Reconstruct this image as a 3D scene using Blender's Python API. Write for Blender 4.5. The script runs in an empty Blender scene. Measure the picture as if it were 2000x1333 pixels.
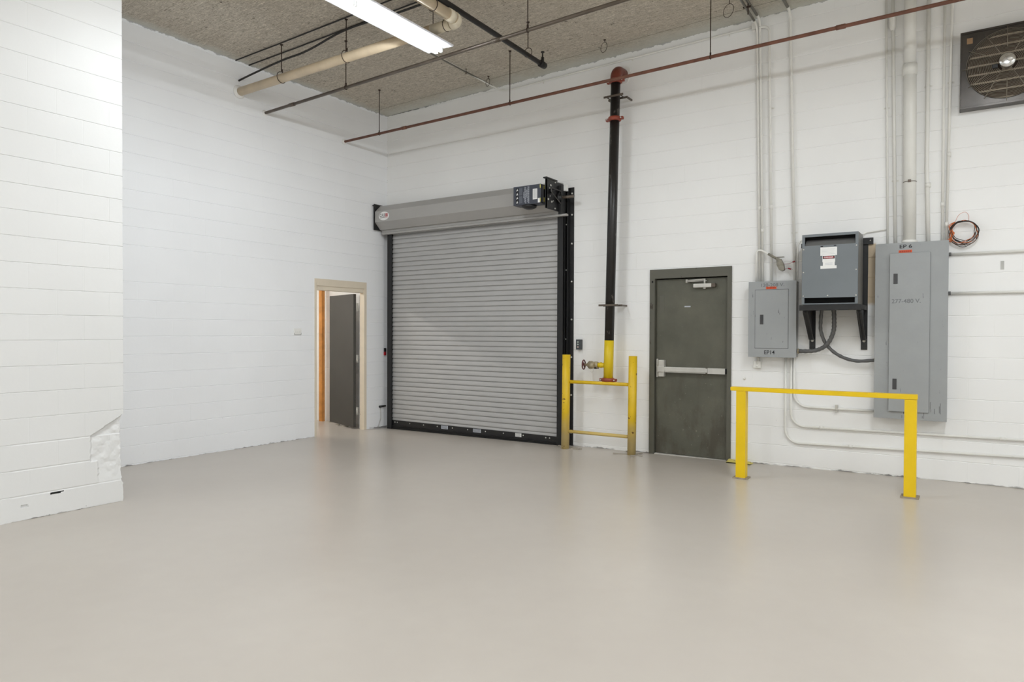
import bpy, bmesh, math, random
from math import pi, sin, cos, radians
from mathutils import Vector, Matrix

random.seed(7)
S = bpy.context.scene
COL = S.collection

# ------------------------------------------------------------------ camera, world, exposure
def set_camera():
    cd = bpy.data.cameras.new('camera')
    cam = bpy.data.objects.new('camera', cd)
    COL.objects.link(cam)
    F, yaw, pitch, roll = 1336.33, 0.59091, -0.013036, 0.003636
    cd.sensor_fit = 'HORIZONTAL'
    cd.sensor_width = 36.0
    cd.lens = 36.0 * F / 2000.0
    cd.clip_start = 0.05
    f = Vector((-sin(yaw) * cos(pitch), cos(yaw) * cos(pitch), sin(pitch)))
    r = Vector((cos(yaw), sin(yaw), 0))
    u = r.cross(f)
    r2 = r * cos(roll) + u * sin(roll)
    u2 = -r * sin(roll) + u * cos(roll)
    m = Matrix((r2, u2, -f)).transposed().to_4x4()
    m.translation = Vector((7.7413, -7.9575, 1.4506))
    cam.matrix_world = m
    S.camera = cam

set_camera()
W = bpy.data.worlds.new('world')
S.world = W
W.use_nodes = True
W.node_tree.nodes['Background'].inputs[0].default_value = (0.8, 0.85, 0.9, 1)
W.node_tree.nodes['Background'].inputs[1].default_value = 0.0
S.view_settings.view_transform = 'Standard'
S.view_settings.look = 'None'
S.view_settings.gamma = 1.0
S.view_settings.use_curve_mapping = False
S.view_settings.exposure = 0.18
TUBE_STRENGTH = 142.0
TUBE_COLOR = (0.915, 0.965, 1.0)
S.cycles.max_bounces = 10
S.cycles.diffuse_bounces = 7
S.cycles.glossy_bounces = 4
S.cycles.sample_clamp_indirect = 8.0
S.cycles.use_denoising = True

# ------------------------------------------------------------------ helpers
def lin(r, g, b):
    def c(v):
        v /= 255.0
        return v / 12.92 if v <= 0.04045 else ((v + 0.055) / 1.055) ** 2.4
    return (c(r), c(g), c(b), 1.0)

def ceil_z(x):
    return 4.873 + 0.021 * x

def floor_z(x, y):
    s = min(1.0, max(0.0, 1 - x / 7.5))
    return -(0.05 * s ** 0.7) - 0.035 * s * math.exp(min(y, 0) / 0.35)

class NT:
    def __init__(self, name):
        self.m = bpy.data.materials.new(name)
        self.m.use_nodes = True
        self.t = self.m.node_tree
        self.b = self.t.nodes['Principled BSDF']
    def n(self, kind, **kw):
        nd = self.t.nodes.new(kind)
        for k, v in kw.items():
            setattr(nd, k, v)
        return nd
    def l(self, a, b):
        self.t.links.new(a, b)
    def math(self, op, a, b=None, c=None, clamp=False):
        nd = self.n('ShaderNodeMath', operation=op, use_clamp=clamp)
        for i, v in enumerate((a, b, c)):
            if v is None:
                continue
            if isinstance(v, (int, float)):
                nd.inputs[i].default_value = v
            else:
                self.l(v, nd.inputs[i])
        return nd.outputs[0]
    def coord(self, scale=(1, 1, 1), loc=(0, 0, 0)):
        tc = self.n('ShaderNodeTexCoord')
        mp = self.n('ShaderNodeMapping')
        mp.inputs['Scale'].default_value = scale
        mp.inputs['Location'].default_value = loc
        self.l(tc.outputs['Object'], mp.inputs[0])
        return mp.outputs[0]
    def xyz(self):
        tc = self.n('ShaderNodeTexCoord')
        s = self.n('ShaderNodeSeparateXYZ')
        self.l(tc.outputs['Object'], s.inputs[0])
        return s.outputs
    def noise(self, scale, vec=None, detail=4, rough=0.5, dist=0.0):
        nd = self.n('ShaderNodeTexNoise')
        nd.inputs['Scale'].default_value = scale
        nd.inputs['Detail'].default_value = detail
        nd.inputs['Roughness'].default_value = rough
        nd.inputs['Distortion'].default_value = dist
        if vec is not None:
            self.l(vec, nd.inputs['Vector'])
        return nd.outputs[0]
    def remap(self, v, a, b, c=0.0, d=1.0):
        nd = self.n('ShaderNodeMapRange')
        for i, x in enumerate((v, a, b, c, d)):
            if isinstance(x, (int, float)):
                nd.inputs[i].default_value = x
            else:
                self.l(x, nd.inputs[i])
        return nd.outputs[0]
    def mix(self, f, a, b):
        nd = self.n('ShaderNodeMix', data_type='RGBA')
        for i, x in ((0, f), (6, a), (7, b)):
            if isinstance(x, (int, float)):
                nd.inputs[i].default_value = x
            elif isinstance(x, tuple):
                nd.inputs[i].default_value = x
            else:
                self.l(x, nd.inputs[i])
        return nd.outputs[2]
    def bump(self, h, dist, strength=1.0, normal=None):
        nd = self.n('ShaderNodeBump')
        nd.inputs['Strength'].default_value = strength
        nd.inputs['Distance'].default_value = dist
        self.l(h, nd.inputs['Height'])
        if normal is not None:
            self.l(normal, nd.inputs['Normal'])
        return nd.outputs[0]
    def color(self, v):
        if isinstance(v, tuple):
            self.b.inputs['Base Color'].default_value = v
        else:
            self.l(v, self.b.inputs['Base Color'])
    def rough(self, v):
        if isinstance(v, (int, float)):
            self.b.inputs['Roughness'].default_value = v
        else:
            self.l(v, self.b.inputs['Roughness'])

def simple(name, rgb, rough=0.5, metal=0.0, var=0.12, vscale=6.0, bump=0.0, bscale=60.0, spec=0.5):
    t = NT(name)
    c = lin(*rgb)
    d = tuple(x * (1 - var) for x in c[:3]) + (1,)
    e = tuple(min(1, x * (1 + var)) for x in c[:3]) + (1,)
    v = t.coord()
    t.color(t.mix(t.remap(t.noise(vscale, v), 0.3, 0.7), d, e))
    t.rough(rough)
    t.b.inputs['Metallic'].default_value = metal
    t.b.inputs['Specular IOR Level'].default_value = spec
    if bump:
        t.l(t.bump(t.noise(bscale, v, 3), bump), t.b.inputs['Normal'])
    return t.m

def worn(name, rgb, chip, thr=0.66, cscale=22.0, rough=0.45, stretch=(1, 1, 1), var=0.1, dust=None, dust_z=None):
    t = NT(name)
    c = lin(*rgb)
    d = tuple(x * (1 - var) for x in c[:3]) + (1,)
    v = t.coord()
    base = t.mix(t.remap(t.noise(5, v), 0.35, 0.65), d, c)
    if dust is not None:
        z = t.xyz()[2]
        f = t.remap(t.math('ADD', z, t.math('MULTIPLY', t.noise(9, v), 0.25)), dust_z, dust_z - 0.3, 0, 0.92)
        base = t.mix(f, base, lin(*dust))
    v2 = t.coord(scale=stretch)
    m = t.remap(t.noise(cscale, v2, 5, 0.6), thr, thr + 0.02)
    base = t.mix(m, base, lin(*chip))
    t.color(base)
    t.rough(rough)
    t.l(t.bump(t.noise(40, v, 3), 0.0008), t.b.inputs['Normal'])
    return t.m

def block_wall(name, axis, off, rgb=(242, 242, 241), patch=False, base_slope=(0.0, 0.0), u_off=0.0):
    t = NT(name)
    o = t.xyz()
    u = t.math('ADD', o[axis], u_off)
    z = o[2]
    v = t.math('DIVIDE', t.math('SUBTRACT', z, off), 0.2032)
    row = t.math('FLOOR', v)
    par = t.math('MULTIPLY', t.math('MODULO', t.math('ADD', row, 100.0), 2.0), 0.2032)
    fu = t.math('FRACT', t.math('DIVIDE', t.math('ADD', t.math('ADD', u, par), 40.64), 0.4064))
    du = t.math('MULTIPLY', t.math('MINIMUM', fu, t.math('SUBTRACT', 1.0, fu)), 0.4064)
    hv = t.remap(du, 0.001, 0.006)
    p = t.coord()
    fade = t.remap(t.noise(1.1, p, 3), 0.46, 0.62, 0.0, 1.0)
    hv = t.math('SUBTRACT', 1.0, t.math('MULTIPLY', t.math('SUBTRACT', 1.0, hv), fade))
    nb = t.bump(t.noise(26, p, 5, 0.6), 0.0018, 0.35)
    nb = t.bump(t.noise(3.0, p, 3), 0.006, 0.35, nb)
    nb = t.bump(hv, 0.0025, 0.45, nb)
    t.l(nb, t.b.inputs['Normal'])
    c = lin(*rgb)
    d = tuple(x * 0.965 for x in c[:3]) + (1,)
    col = t.mix(t.remap(t.noise(0.9, p, 4), 0.35, 0.65), d, c)
    # small scuffs
    sc = t.remap(t.noise(34, t.coord(scale=(1, 1, 0.6)), 2), 0.775, 0.8, 0, 0.5)
    lowz = t.remap(z, 0.9, 0.2)
    col = t.mix(t.math('MULTIPLY', sc, lowz), col, lin(120, 116, 108))
    # broken dirt line where wall and floor meet
    zb = t.math('SUBTRACT', z, t.math('ADD', base_slope[0], t.math('MULTIPLY', o[axis], base_slope[1])))
    n1 = t.noise(14, p, 4, 0.6)
    edge = t.remap(t.math('SUBTRACT', zb, t.math('MULTIPLY', t.math('SUBTRACT', n1, 0.5), 0.05)), 0.008, 0.001)
    brk = t.remap(t.noise(2.6, p, 3), 0.44, 0.54)
    col = t.mix(t.math('MULTIPLY', t.math('MULTIPLY', edge, brk), 0.75), col, lin(70, 64, 58))
    # broken dark caulk line under the deck
    zt = t.math('SUBTRACT', t.math('ADD', 4.873, t.math('MULTIPLY', o[0], 0.021)), z)
    n2 = t.noise(9, p, 4, 0.65)
    e2 = t.remap(t.math('SUBTRACT', zt, t.math('MULTIPLY', t.math('SUBTRACT', n2, 0.47), 0.10)), 0.008, 0.0)
    col = t.mix(t.math('MULTIPLY', e2, 0.5), col, lin(60, 58, 52))
    if patch:
        # old tan paint left unsprayed beside the transformer
        fx = t.math('MULTIPLY', t.remap(o[0], 6.20, 6.21), t.remap(o[0], 6.925, 6.915))
        fz = t.math('MULTIPLY', t.remap(t.math('ADD', z, t.math('MULTIPLY', n1, 0.05)), 1.765, 1.80), t.remap(z, 2.39, 2.37))
        col = t.mix(t.math('MULTIPLY', fx, fz), col, lin(205, 187, 160))
    t.color(col)
    t.rough(0.5)
    t.b.inputs['Specular IOR Level'].default_value = 0.35
    return t.m

ORG = {}
class MB:
    def __init__(self):
        self.bm = bmesh.new()
    def quad(self, pts):
        vs = [self.bm.verts.new(p) for p in pts]
        return self.bm.faces.new(vs)
    def box(self, x0, x1, y0, y1, z0, z1, bevel=0.0):
        b = bmesh.new()
        bmesh.ops.create_cube(b, size=1)
        for v in b.verts:
            v.co = Vector((x0 + (v.co.x + .5) * (x1 - x0), y0 + (v.co.y + .5) * (y1 - y0), z0 + (v.co.z + .5) * (z1 - z0)))
        if bevel > 0:
            bmesh.ops.bevel(b, geom=b.edges[:], offset=bevel, segments=2, affect='EDGES', profile=0.6)
        self.join(b)
        return self
    def obox(self, c, ax, ay, az, hx, hy, hz, bevel=0.0):
        b = bmesh.new()
        bmesh.ops.create_cube(b, size=2)
        if bevel > 0:
            for v in b.verts:
                v.co = Vector((v.co.x * hx, v.co.y * hy, v.co.z * hz))
            bmesh.ops.bevel(b, geom=b.edges[:], offset=bevel, segments=2, affect='EDGES', profile=0.6)
        else:
            for v in b.verts:
                v.co = Vector((v.co.x * hx, v.co.y * hy, v.co.z * hz))
        ax, ay, az = Vector(ax).normalized(), Vector(ay).normalized(), Vector(az).normalized()
        for v in b.verts:
            v.co = Vector(c) + ax * v.co.x + ay * v.co.y + az * v.co.z
        self.join(b)
        return self
    def join(self, b):
        me = bpy.data.meshes.new('tmp')
        b.to_mesh(me)
        b.free()
        self.bm.from_mesh(me)
        bpy.data.meshes.remove(me)
    def tube(self, pts, r, seg=14, caps=True, rf=None):
        pts = [Vector(p) for p in pts]
        n = len(pts)
        tan = []
        for i in range(n):
            a = pts[max(0, i - 1)]
            c = pts[min(n - 1, i + 1)]
            tan.append((c - a).normalized())
        up = Vector((0, 0, 1)) if abs(tan[0].z) < 0.9 else Vector((1, 0, 0))
        nv = tan[0].cross(up).normalized()
        rings = []
        for i in range(n):
            nv = (nv - tan[i] * nv.dot(tan[i])).normalized()
            bv = tan[i].cross(nv)
            rr = rf(i / (n - 1)) if rf else r
            rings.append([self.bm.verts.new(pts[i] + (nv * cos(a) + bv * sin(a)) * rr) for a in [2 * pi * k / seg for k in range(seg)]])
        for i in range(n - 1):
            for k in range(seg):
                f = self.bm.faces.new((rings[i][k], rings[i][(k + 1) % seg], rings[i + 1][(k + 1) % seg], rings[i + 1][k]))
                f.smooth = True
        if caps:
            self.bm.faces.new(rings[0][::-1])
            self.bm.faces.new(rings[-1])
        return self
    def cyl(self, a, b, r, seg=16, r2=None):
        r2 = r if r2 is None else r2
        return self.tube([a, b], r, seg, rf=lambda t: r + (r2 - r) * t)
    def lathe(self, c, axis, prof, seg=24):
        # prof: list of (distance along axis, radius)
        c = Vector(c)
        ax = Vector(axis).normalized()
        up = Vector((0, 0, 1)) if abs(ax.z) < 0.9 else Vector((1, 0, 0))
        n = ax.cross(up).normalized()
        b = ax.cross(n)
        rings = []
        for d, r in prof:
            if r < 1e-6:
                rings.append([self.bm.verts.new(c + ax * d)])
            else:
                rings.append([self.bm.verts.new(c + ax * d + (n * cos(a) + b * sin(a)) * r) for a in [2 * pi * k / seg for k in range(seg)]])
        for i in range(len(rings) - 1):
            A, B = rings[i], rings[i + 1]
            for k in range(seg):
                k2 = (k + 1) % seg
                if len(A) == 1 and len(B) == 1:
                    continue
                if len(A) == 1:
                    f = self.bm.faces.new((A[0], B[k2], B[k]))
                elif len(B) == 1:
                    f = self.bm.faces.new((A[k], A[k2], B[0]))
                else:
                    f = self.bm.faces.new((A[k], A[k2], B[k2], B[k]))
                f.smooth = True
        for R in (rings[0], rings[-1]):
            if len(R) > 1:
                self.bm.faces.new(R)
        return self
    def torus(self, c, axis, R, r, seg=32, ms=8, a0=0.0, a1=2 * pi, jitter=0.0):
        c = Vector(c)
        ax = Vector(axis).normalized()
        up = Vector((0, 0, 1)) if abs(ax.z) < 0.9 else Vector((1, 0, 0))
        n = ax.cross(up).normalized()
        b = ax.cross(n)
        full = abs(a1 - a0 - 2 * pi) < 1e-6
        pts = []
        for k in range(seg + 1):
            a = a0 + (a1 - a0) * k / seg
            pts.append(c + (n * cos(a) + b * sin(a)) * R)
        return self.tube(pts, r, ms, caps=not full)
    def prism(self, poly, axis, a, b):
        # poly in the two other axes; axis 0: (y,z); axis 1: (x,z); axis 2: (x,y)
        def P(t, q):
            if axis == 0:
                return (t, q[0], q[1])
            if axis == 1:
                return (q[0], t, q[1])
            return (q[0], q[1], t)
        A = [self.bm.verts.new(P(a, q)) for q in poly]
        B = [self.bm.verts.new(P(b, q)) for q in poly]
        n = len(poly)
        self.bm.faces.new(A)
        self.bm.faces.new(B[::-1])
        for i in range(n):
            self.bm.faces.new((A[i], B[i], B[(i + 1) % n], A[(i + 1) % n]))
        return self
    def split(self, name, mat, parent, gap=0.0):
        """one object for each far-apart piece (bolt, socket, coupling ...)"""
        self.bm.verts.index_update()
        seen, isl = set(), []
        for v0 in self.bm.verts:
            if v0 in seen:
                continue
            st, comp = [v0], []
            seen.add(v0)
            while st:
                v = st.pop()
                comp.append(v)
                for e in v.link_edges:
                    w = e.other_vert(v)
                    if w not in seen:
                        seen.add(w)
                        st.append(w)
            lo = [min(v.co[i] for v in comp) - gap for i in range(3)]
            hi = [max(v.co[i] for v in comp) + gap for i in range(3)]
            isl.append([comp, lo, hi])
        done = False
        while not done:
            done = True
            for i in range(len(isl)):
                for j in range(i + 1, len(isl)):
                    A, B = isl[i], isl[j]
                    if all(A[1][k] <= B[2][k] and B[1][k] <= A[2][k] for k in range(3)):
                        isl[i] = [A[0] + B[0], [min(A[1][k], B[1][k]) for k in range(3)], [max(A[2][k], B[2][k]) for k in range(3)]]
                        isl.pop(j)
                        done = False
                        break
                if not done:
                    break
        out = []
        for comp, lo, hi in isl:
            m = MB()
            mp = {v: m.bm.verts.new(v.co) for v in comp}
            fs = {f for v in comp for f in v.link_faces}
            for f in fs:
                m.bm.faces.new([mp[v] for v in f.verts]).smooth = f.smooth
            out.append(m.build(name, mat, parent))
        self.bm.free()
        return out
    def build(self, name, mat, parent=None, origin=None, recalc=True):
        if recalc:
            bmesh.ops.recalc_face_normals(self.bm, faces=self.bm.faces[:])
        if parent is not None:
            org = ORG[parent.name]
        else:
            org = Vector(origin) if origin is not None else Vector((0, 0, 0))
        for v in self.bm.verts:
            v.co -= org
        me = bpy.data.meshes.new(name)
        self.bm.to_mesh(me)
        self.bm.free()
        me.materials.append(mat)
        o = bpy.data.objects.new(name, me)
        COL.objects.link(o)
        ORG[o.name] = org
        if parent is not None:
            o.parent = parent
        else:
            o.location = org
        return o

def tag(o, label, cat, group=None, kind=None):
    o['label'] = label
    o['category'] = cat
    if group:
        o['group'] = group
    if kind:
        o['kind'] = kind
    return o

def thing(name, label, cat, loc, group=None, kind=None):
    o = bpy.data.objects.new(name, None)
    COL.objects.link(o)
    o.location = loc
    ORG[o.name] = Vector(loc)
    return tag(o, label, cat, group, kind)

def copy_tree(o, parent=None):
    c = o.copy()
    COL.objects.link(c)
    c.parent = parent
    ORG[c.name] = ORG[o.name].copy()
    for ch in list(o.children):
        copy_tree(ch, c)
    return c

def text(s, loc, size, mat, parent, name='lettering', rot=0.0, sx=1.0, face='y', align='CENTER'):
    cu = bpy.data.curves.new(name, 'FONT')
    cu.body = s
    cu.size = size
    cu.extrude = 0.0004
    cu.align_x = align
    cu.align_y = 'CENTER'
    cu.offset = size * 0.012
    cu.materials.append(mat)
    tmp = bpy.data.objects.new(name + '_curve', cu)
    COL.objects.link(tmp)
    dg = bpy.context.evaluated_depsgraph_get()
    me = bpy.data.meshes.new_from_object(tmp.evaluated_get(dg))
    me.name = name
    bpy.data.objects.remove(tmp)
    o = bpy.data.objects.new(name, me)
    if not me.materials:
        me.materials.append(mat)
    COL.objects.link(o)
    o.parent = parent
    o.location = Vector(loc) - ORG[parent.name]
    o.rotation_euler = (pi / 2, rot, 0)
    o.scale = (sx, 1, 1)
    ORG[o.name] = ORG[parent.name]
    return o

def smooth_path(pts, n=10):
    pts = [Vector(p) for p in pts]
    out = []
    P = [pts[0]] + pts + [pts[-1]]
    for i in range(1, len(P) - 2):
        p0, p1, p2, p3 = P[i - 1], P[i], P[i + 1], P[i + 2]
        for k in range(n):
            t = k / n
            out.append(0.5 * ((2 * p1) + (-p0 + p2) * t + (2 * p0 - 5 * p1 + 4 * p2 - p3) * t * t + (-p0 + 3 * p1 - 3 * p2 + p3) * t ** 3))
    out.append(pts[-1])
    return out

def bend_path(pts, R, n=8):
    """polyline with its inner corners rounded to radius R"""
    pts = [Vector(p) for p in pts]
    out = [pts[0]]
    for i in range(1, len(pts) - 1):
        a, b, c = pts[i - 1], pts[i], pts[i + 1]
        d1 = (a - b).normalized()
        d2 = (c - b).normalized()
        ang = d1.angle(d2)
        tl = R / math.tan(ang / 2)
        p, q = b + d1 * tl, b + d2 * tl
        cen = b + (d1 + d2).normalized() * (R / sin(ang / 2))
        v1, v2 = p - cen, q - cen
        w = v1.angle(v2)
        for k in range(n + 1):
            t = k / n
            out.append(cen + v1 * (sin((1 - t) * w) / sin(w)) + v2 * (sin(t * w) / sin(w)))
    out.append(pts[-1])
    return out

# ------------------------------------------------------------------ materials
M = {}
M['wall_back'] = block_wall('white_block_paint_back', 0, 0.0, patch=True, base_slope=(-0.085, 0.0115))
M['wall_left'] = block_wall('white_block_paint_left', 1, -0.036, base_slope=(-0.05, 0.0), u_off=0.07, rgb=(241, 242, 244))
M['wall_pier'] = block_wall('white_block_paint_pier', 1, -0.051, rgb=(225, 225, 224), base_slope=(-0.045, 0.0), u_off=0.12)  # same white paint, base toned down to offset strong lamp light here
M['wall_plain'] = simple('white_paint', (234, 233, 230), 0.55, var=0.02)

def floor_mat():
    t = NT('sealed_concrete')
    p = t.coord()
    big = t.noise(0.45, p, 2, 0.5)
    c = t.mix(t.remap(big, 0.1, 0.9), lin(178, 170, 161), lin(200, 193, 184))
    fine = t.noise(7.0, p, 2, 0.5)
    c = t.mix(t.remap(fine, 0.1, 0.9, 0, 0.2), c, lin(168, 158, 150))
    t.color(c)
    t.rough(0.29)
    t.b.inputs['Specular IOR Level'].default_value = 0.55
    return t.m
M['floor'] = floor_mat()

def deck_mat():
    t = NT('wood_fibre_deck')
    o = t.xyz()
    a = t.noise(5.0, t.coord(scale=(2.2, 13, 4)), 7, 0.75, 1.2)
    b = t.noise(6.0, t.coord(scale=(9, 2.4, 4), loc=(5, 2, 0)), 7, 0.75, 2.0)
    q = t.noise(16.0, t.coord(scale=(1, 1.6, 1), loc=(1, 7, 0)), 6, 0.75, 3.0)
    g = t.math('ADD', t.math('ADD', t.math('MULTIPLY', a, 0.45), t.math('MULTIPLY', b, 0.25)), t.math('MULTIPLY', q, 0.3))
    c = t.mix(t.remap(g, 0.41, 0.58), lin(144, 136, 122), lin(226, 218, 204))
    hi = t.remap(g, 0.565, 0.61, 0, 0.8)
    c = t.mix(hi, c, lin(252, 244, 228))
    c = t.mix(t.remap(g, 0.44, 0.39, 0, 0.8), c, lin(84, 72, 60))
    big = t.noise(1.1, t.coord(), 4)
    c = t.mix(t.remap(big, 0.4, 0.7, 0, 0.25), c, lin(176, 164, 148))
    spk = t.remap(t.noise(13, t.coord(scale=(1, 1.0, 1)), 4, 0.7), 0.66, 0.70, 0, 0.75)
    c = t.mix(spk, c, lin(70, 60, 50))
    # white overspray along the walls
    n = t.math('MULTIPLY', t.noise(3.5, t.coord(), 6, 0.65), 0.34)
    dl = t.math('ABSOLUTE', o[0])
    ol = t.remap(t.math('SUBTRACT', dl, t.math('MULTIPLY', n, 0.8)), 0.03, -0.15)
    db = t.math('MULTIPLY', o[1], -1.0)
    ob = t.remap(t.math('SUBTRACT', db, t.math('MULTIPLY', n, 1.2)), 0.10, -0.20)
    haze = t.remap(t.math('SUBTRACT', db, t.math('MULTIPLY', n, 0.6)), 0.34, 0.22, 0, 0.3)
    # sheet seams
    seam = t.math('COMPARE', o[1], -0.30, 0.004)
    seam2 = t.math('COMPARE', t.math('MODULO', t.math('ADD', o[0], 40.0), 1.2192), 0.6, 0.002)
    c = t.mix(haze, c, lin(178, 176, 162))
    c = t.mix(t.math('MAXIMUM', ol, ob), c, lin(205, 205, 197))
    c = t.mix(t.math('MULTIPLY', seam, 0.7), c, lin(70, 62, 52))
    t.color(c)
    t.rough(0.85)
    t.b.inputs['Specular IOR Level'].default_value = 0.15
    t.l(t.bump(g, 0.02, 0.6), t.b.inputs['Normal'])
    return t.m
M['deck'] = deck_mat()

M['black'] = simple('black_steel', (26, 26, 27), 0.42, var=0.25, vscale=9, bump=0.0006)
M['black_pipe'] = worn('black_pipe_paint', (32, 30, 29), (96, 92, 88), thr=0.64, cscale=16, rough=0.36, stretch=(1, 1, 0.35))
M['black_duct'] = simple('black_iron_pipe', (24, 20, 18), 0.5, var=0.2)
M['rust_pipe'] = simple('rusty_red_pipe', (112, 72, 56), 0.6, var=0.2, vscale=12)
M['grey_pipe'] = simple('dull_steel_pipe', (98, 88, 78), 0.42, metal=0.3, var=0.2, vscale=8)
M['rod'] = simple('rusty_rod', (62, 48, 40), 0.6, metal=0.3)
M['red_coupling'] = simple('red_oxide_coupling', (140, 62, 44), 0.45, var=0.2, vscale=20)
M['elbow'] = simple('red_brown_elbow', (112, 52, 38), 0.38, var=0.2)
M['curtain'] = simple('grey_steel_slat', (174, 173, 172), 0.5, var=0.03, vscale=3)
M['hood'] = simple('grey_hood_paint', (166, 164, 161), 0.42, var=0.04, vscale=2)
M['bolt'] = simple('zinc_bolt', (215, 213, 208), 0.3, metal=0.6)
M['white'] = simple('white_label', (235, 235, 233), 0.5, var=0.02)
M['ink'] = simple('black_ink', (22, 22, 26), 0.6, var=0.05)
M['pencil'] = simple('pencil_mark', (112, 115, 117), 0.6, var=0.1)
M['red'] = simple('red_ink', (168, 32, 44), 0.5)
M['orange'] = simple('orange_label', (214, 88, 40), 0.5, var=0.08)
M['orange_ink'] = simple('dark_red_ink', (150, 42, 24), 0.5)
M['opbox'] = simple('slate_box', (66, 70, 80), 0.45, var=0.05)
M['print'] = simple('grey_print', (178, 182, 190), 0.5)
M['print_dim'] = simple('dim_print', (112, 116, 126), 0.5)
M['yellow_label'] = simple('yellow_label', (215, 205, 110), 0.5)
M['panel'] = worn('grey_panel_paint', (156, 159, 160), (112, 114, 116), thr=0.68, cscale=14, rough=0.42, stretch=(3, 3, 0.5), var=0.04)
M['panel_ep6'] = worn('grey_scuffed_panel', (156, 159, 160), (112, 114, 116), thr=0.685, cscale=14, rough=0.42, stretch=(3, 3, 0.45), var=0.05)
M['xfmr'] = simple('blue_grey_enamel', (116, 122, 126), 0.4, var=0.05, vscale=3)
M['xfmr_side'] = simple('grey_enamel', (112, 112, 110), 0.4, var=0.05)
M['latch'] = simple('dark_latch', (62, 62, 64), 0.4)
M['recess'] = simple('dark_recess', (14, 14, 14), 0.8)
M['conduit'] = simple('white_painted_conduit', (228, 227, 222), 0.42, var=0.03)
M['raw_conduit'] = simple('bare_conduit', (120, 117, 108), 0.45, metal=0.4, var=0.15)
M['flex'] = simple('grey_flex', (88, 88, 88), 0.45, var=0.12)
M['yellow'] = worn('yellow_paint', (236, 198, 6), (48, 36, 20), thr=0.70, cscale=9, rough=0.4, stretch=(1, 1, 0.5), var=0.06)
M['yellow_pipe'] = worn('worn_yellow_paint', (226, 188, 30), (96, 52, 22), thr=0.655, cscale=20, rough=0.45, var=0.12, dust=(196, 176, 124), dust_z=0.58)
M['yellow_std'] = worn('yellow_pipe_paint', (222, 192, 20), (120, 90, 30), thr=0.76, cscale=18, rough=0.45, var=0.08)
M['brass'] = simple('weathered_brass', (160, 148, 122), 0.5, metal=0.35, var=0.25, vscale=30)
M['wheel'] = simple('maroon_handwheel', (92, 40, 42), 0.45, var=0.15)
M['steel'] = simple('dull_steel', (196, 194, 188), 0.4, metal=0.3, var=0.12)
M['base_plate'] = simple('concrete_stained_plate', (150, 138, 122), 0.7, var=0.2, vscale=20)
M['concrete_chip'] = simple('broken_concrete', (168, 160, 148), 0.9, var=0.2, vscale=20, bump=0.004, bscale=50)
M['tan'] = worn('tan_frame_paint', (222, 210, 190), (158, 140, 116), thr=0.70, cscale=18, rough=0.45, stretch=(1, 1, 0.35), var=0.04)
M['dark_door'] = simple('dark_bronze_door', (58, 56, 52), 0.5, var=0.12, vscale=3)
M['wood'] = simple('pine_stud', (196, 132, 62), 0.6, var=0.2, vscale=9)
M['pvc'] = simple('tan_pvc', (208, 190, 162), 0.4, var=0.1, vscale=5)
M['pvc_lit'] = simple('pale_pvc_lit', (224, 214, 192), 0.45, var=0.05)  # same pipe, paler copy with the lamp light put into its colour
M['cable'] = simple('black_cable', (34, 32, 30), 0.55)
M['reflector'] = simple('white_reflector', (228, 230, 235), 0.35, var=0.02)
M['chrome'] = simple('bright_metal', (220, 220, 218), 0.18, metal=0.9, var=0.04)
M['galv'] = simple('galvanised_sheet', (74, 70, 66), 0.3, metal=0.5, var=0.3, vscale=5)
M['louver'] = simple('brown_louver', (96, 82, 72), 0.6, var=0.15)
M['louver_edge'] = simple('beige_louver_edge', (186, 172, 152), 0.5)
M['grille'] = simple('grille_wire', (140, 132, 118), 0.4, metal=0.3)
M['chain_steel'] = simple('oily_chain', (74, 72, 70), 0.45, metal=0.3)
M['jbox'] = simple('grey_junction_box', (138, 134, 122), 0.55, metal=0.3, var=0.2, vscale=30)
M['redwire'] = simple('red_wire', (150, 40, 50), 0.5)
M['owire'] = simple('orange_wire', (196, 104, 52), 0.5)
M['bwire'] = simple('brown_wire', (92, 60, 44), 0.5)

def exit_mat():
    t = NT('scuffed_olive_door')
    p = t.coord()
    o = t.xyz()
    c = t.mix(t.remap(t.noise(2.0, p, 5, 0.6), 0.35, 0.65), lin(82, 82, 71), lin(97, 96, 84))
    lo = t.remap(o[2], 1.0, 0.1)
    grime = t.math('MULTIPLY', t.remap(t.noise(6, t.coord(scale=(1, 1, 0.4)), 5, 0.65), 0.45, 0.62), t.remap(o[2], 1.3, 0.0, 0.1, 0.9))
    c = t.mix(grime, c, lin(72, 67, 57))
    spk = t.math('MULTIPLY', t.remap(t.noise(30, p, 4, 0.7), 0.665, 0.70), t.remap(o[2], 1.5, 0.1, 0.15, 0.8))
    c = t.mix(spk, c, lin(168, 162, 148))
    st = t.math('COMPARE', t.math('ADD', o[0], t.math('MULTIPLY', t.noise(9, p), 0.03)), 4.64, 0.007)
    st = t.math('MULTIPLY', st, t.math('MULTIPLY', t.remap(o[2], 0.72, 0.66), t.remap(o[2], 0.2, 0.26)))
    c = t.mix(t.math('MULTIPLY', st, 0.7), c, lin(48, 42, 36))
    t.color(c)
    t.rough(0.42)
    t.l(t.bump(t.noise(40, p, 3), 0.0008), t.b.inputs['Normal'])
    return t.m
M['exit'] = exit_mat()
M['exit_frame'] = worn('olive_frame_paint', (92, 91, 81), (60, 53, 44), thr=0.66, cscale=14, rough=0.4, stretch=(1, 1, 0.4), var=0.06)

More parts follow.
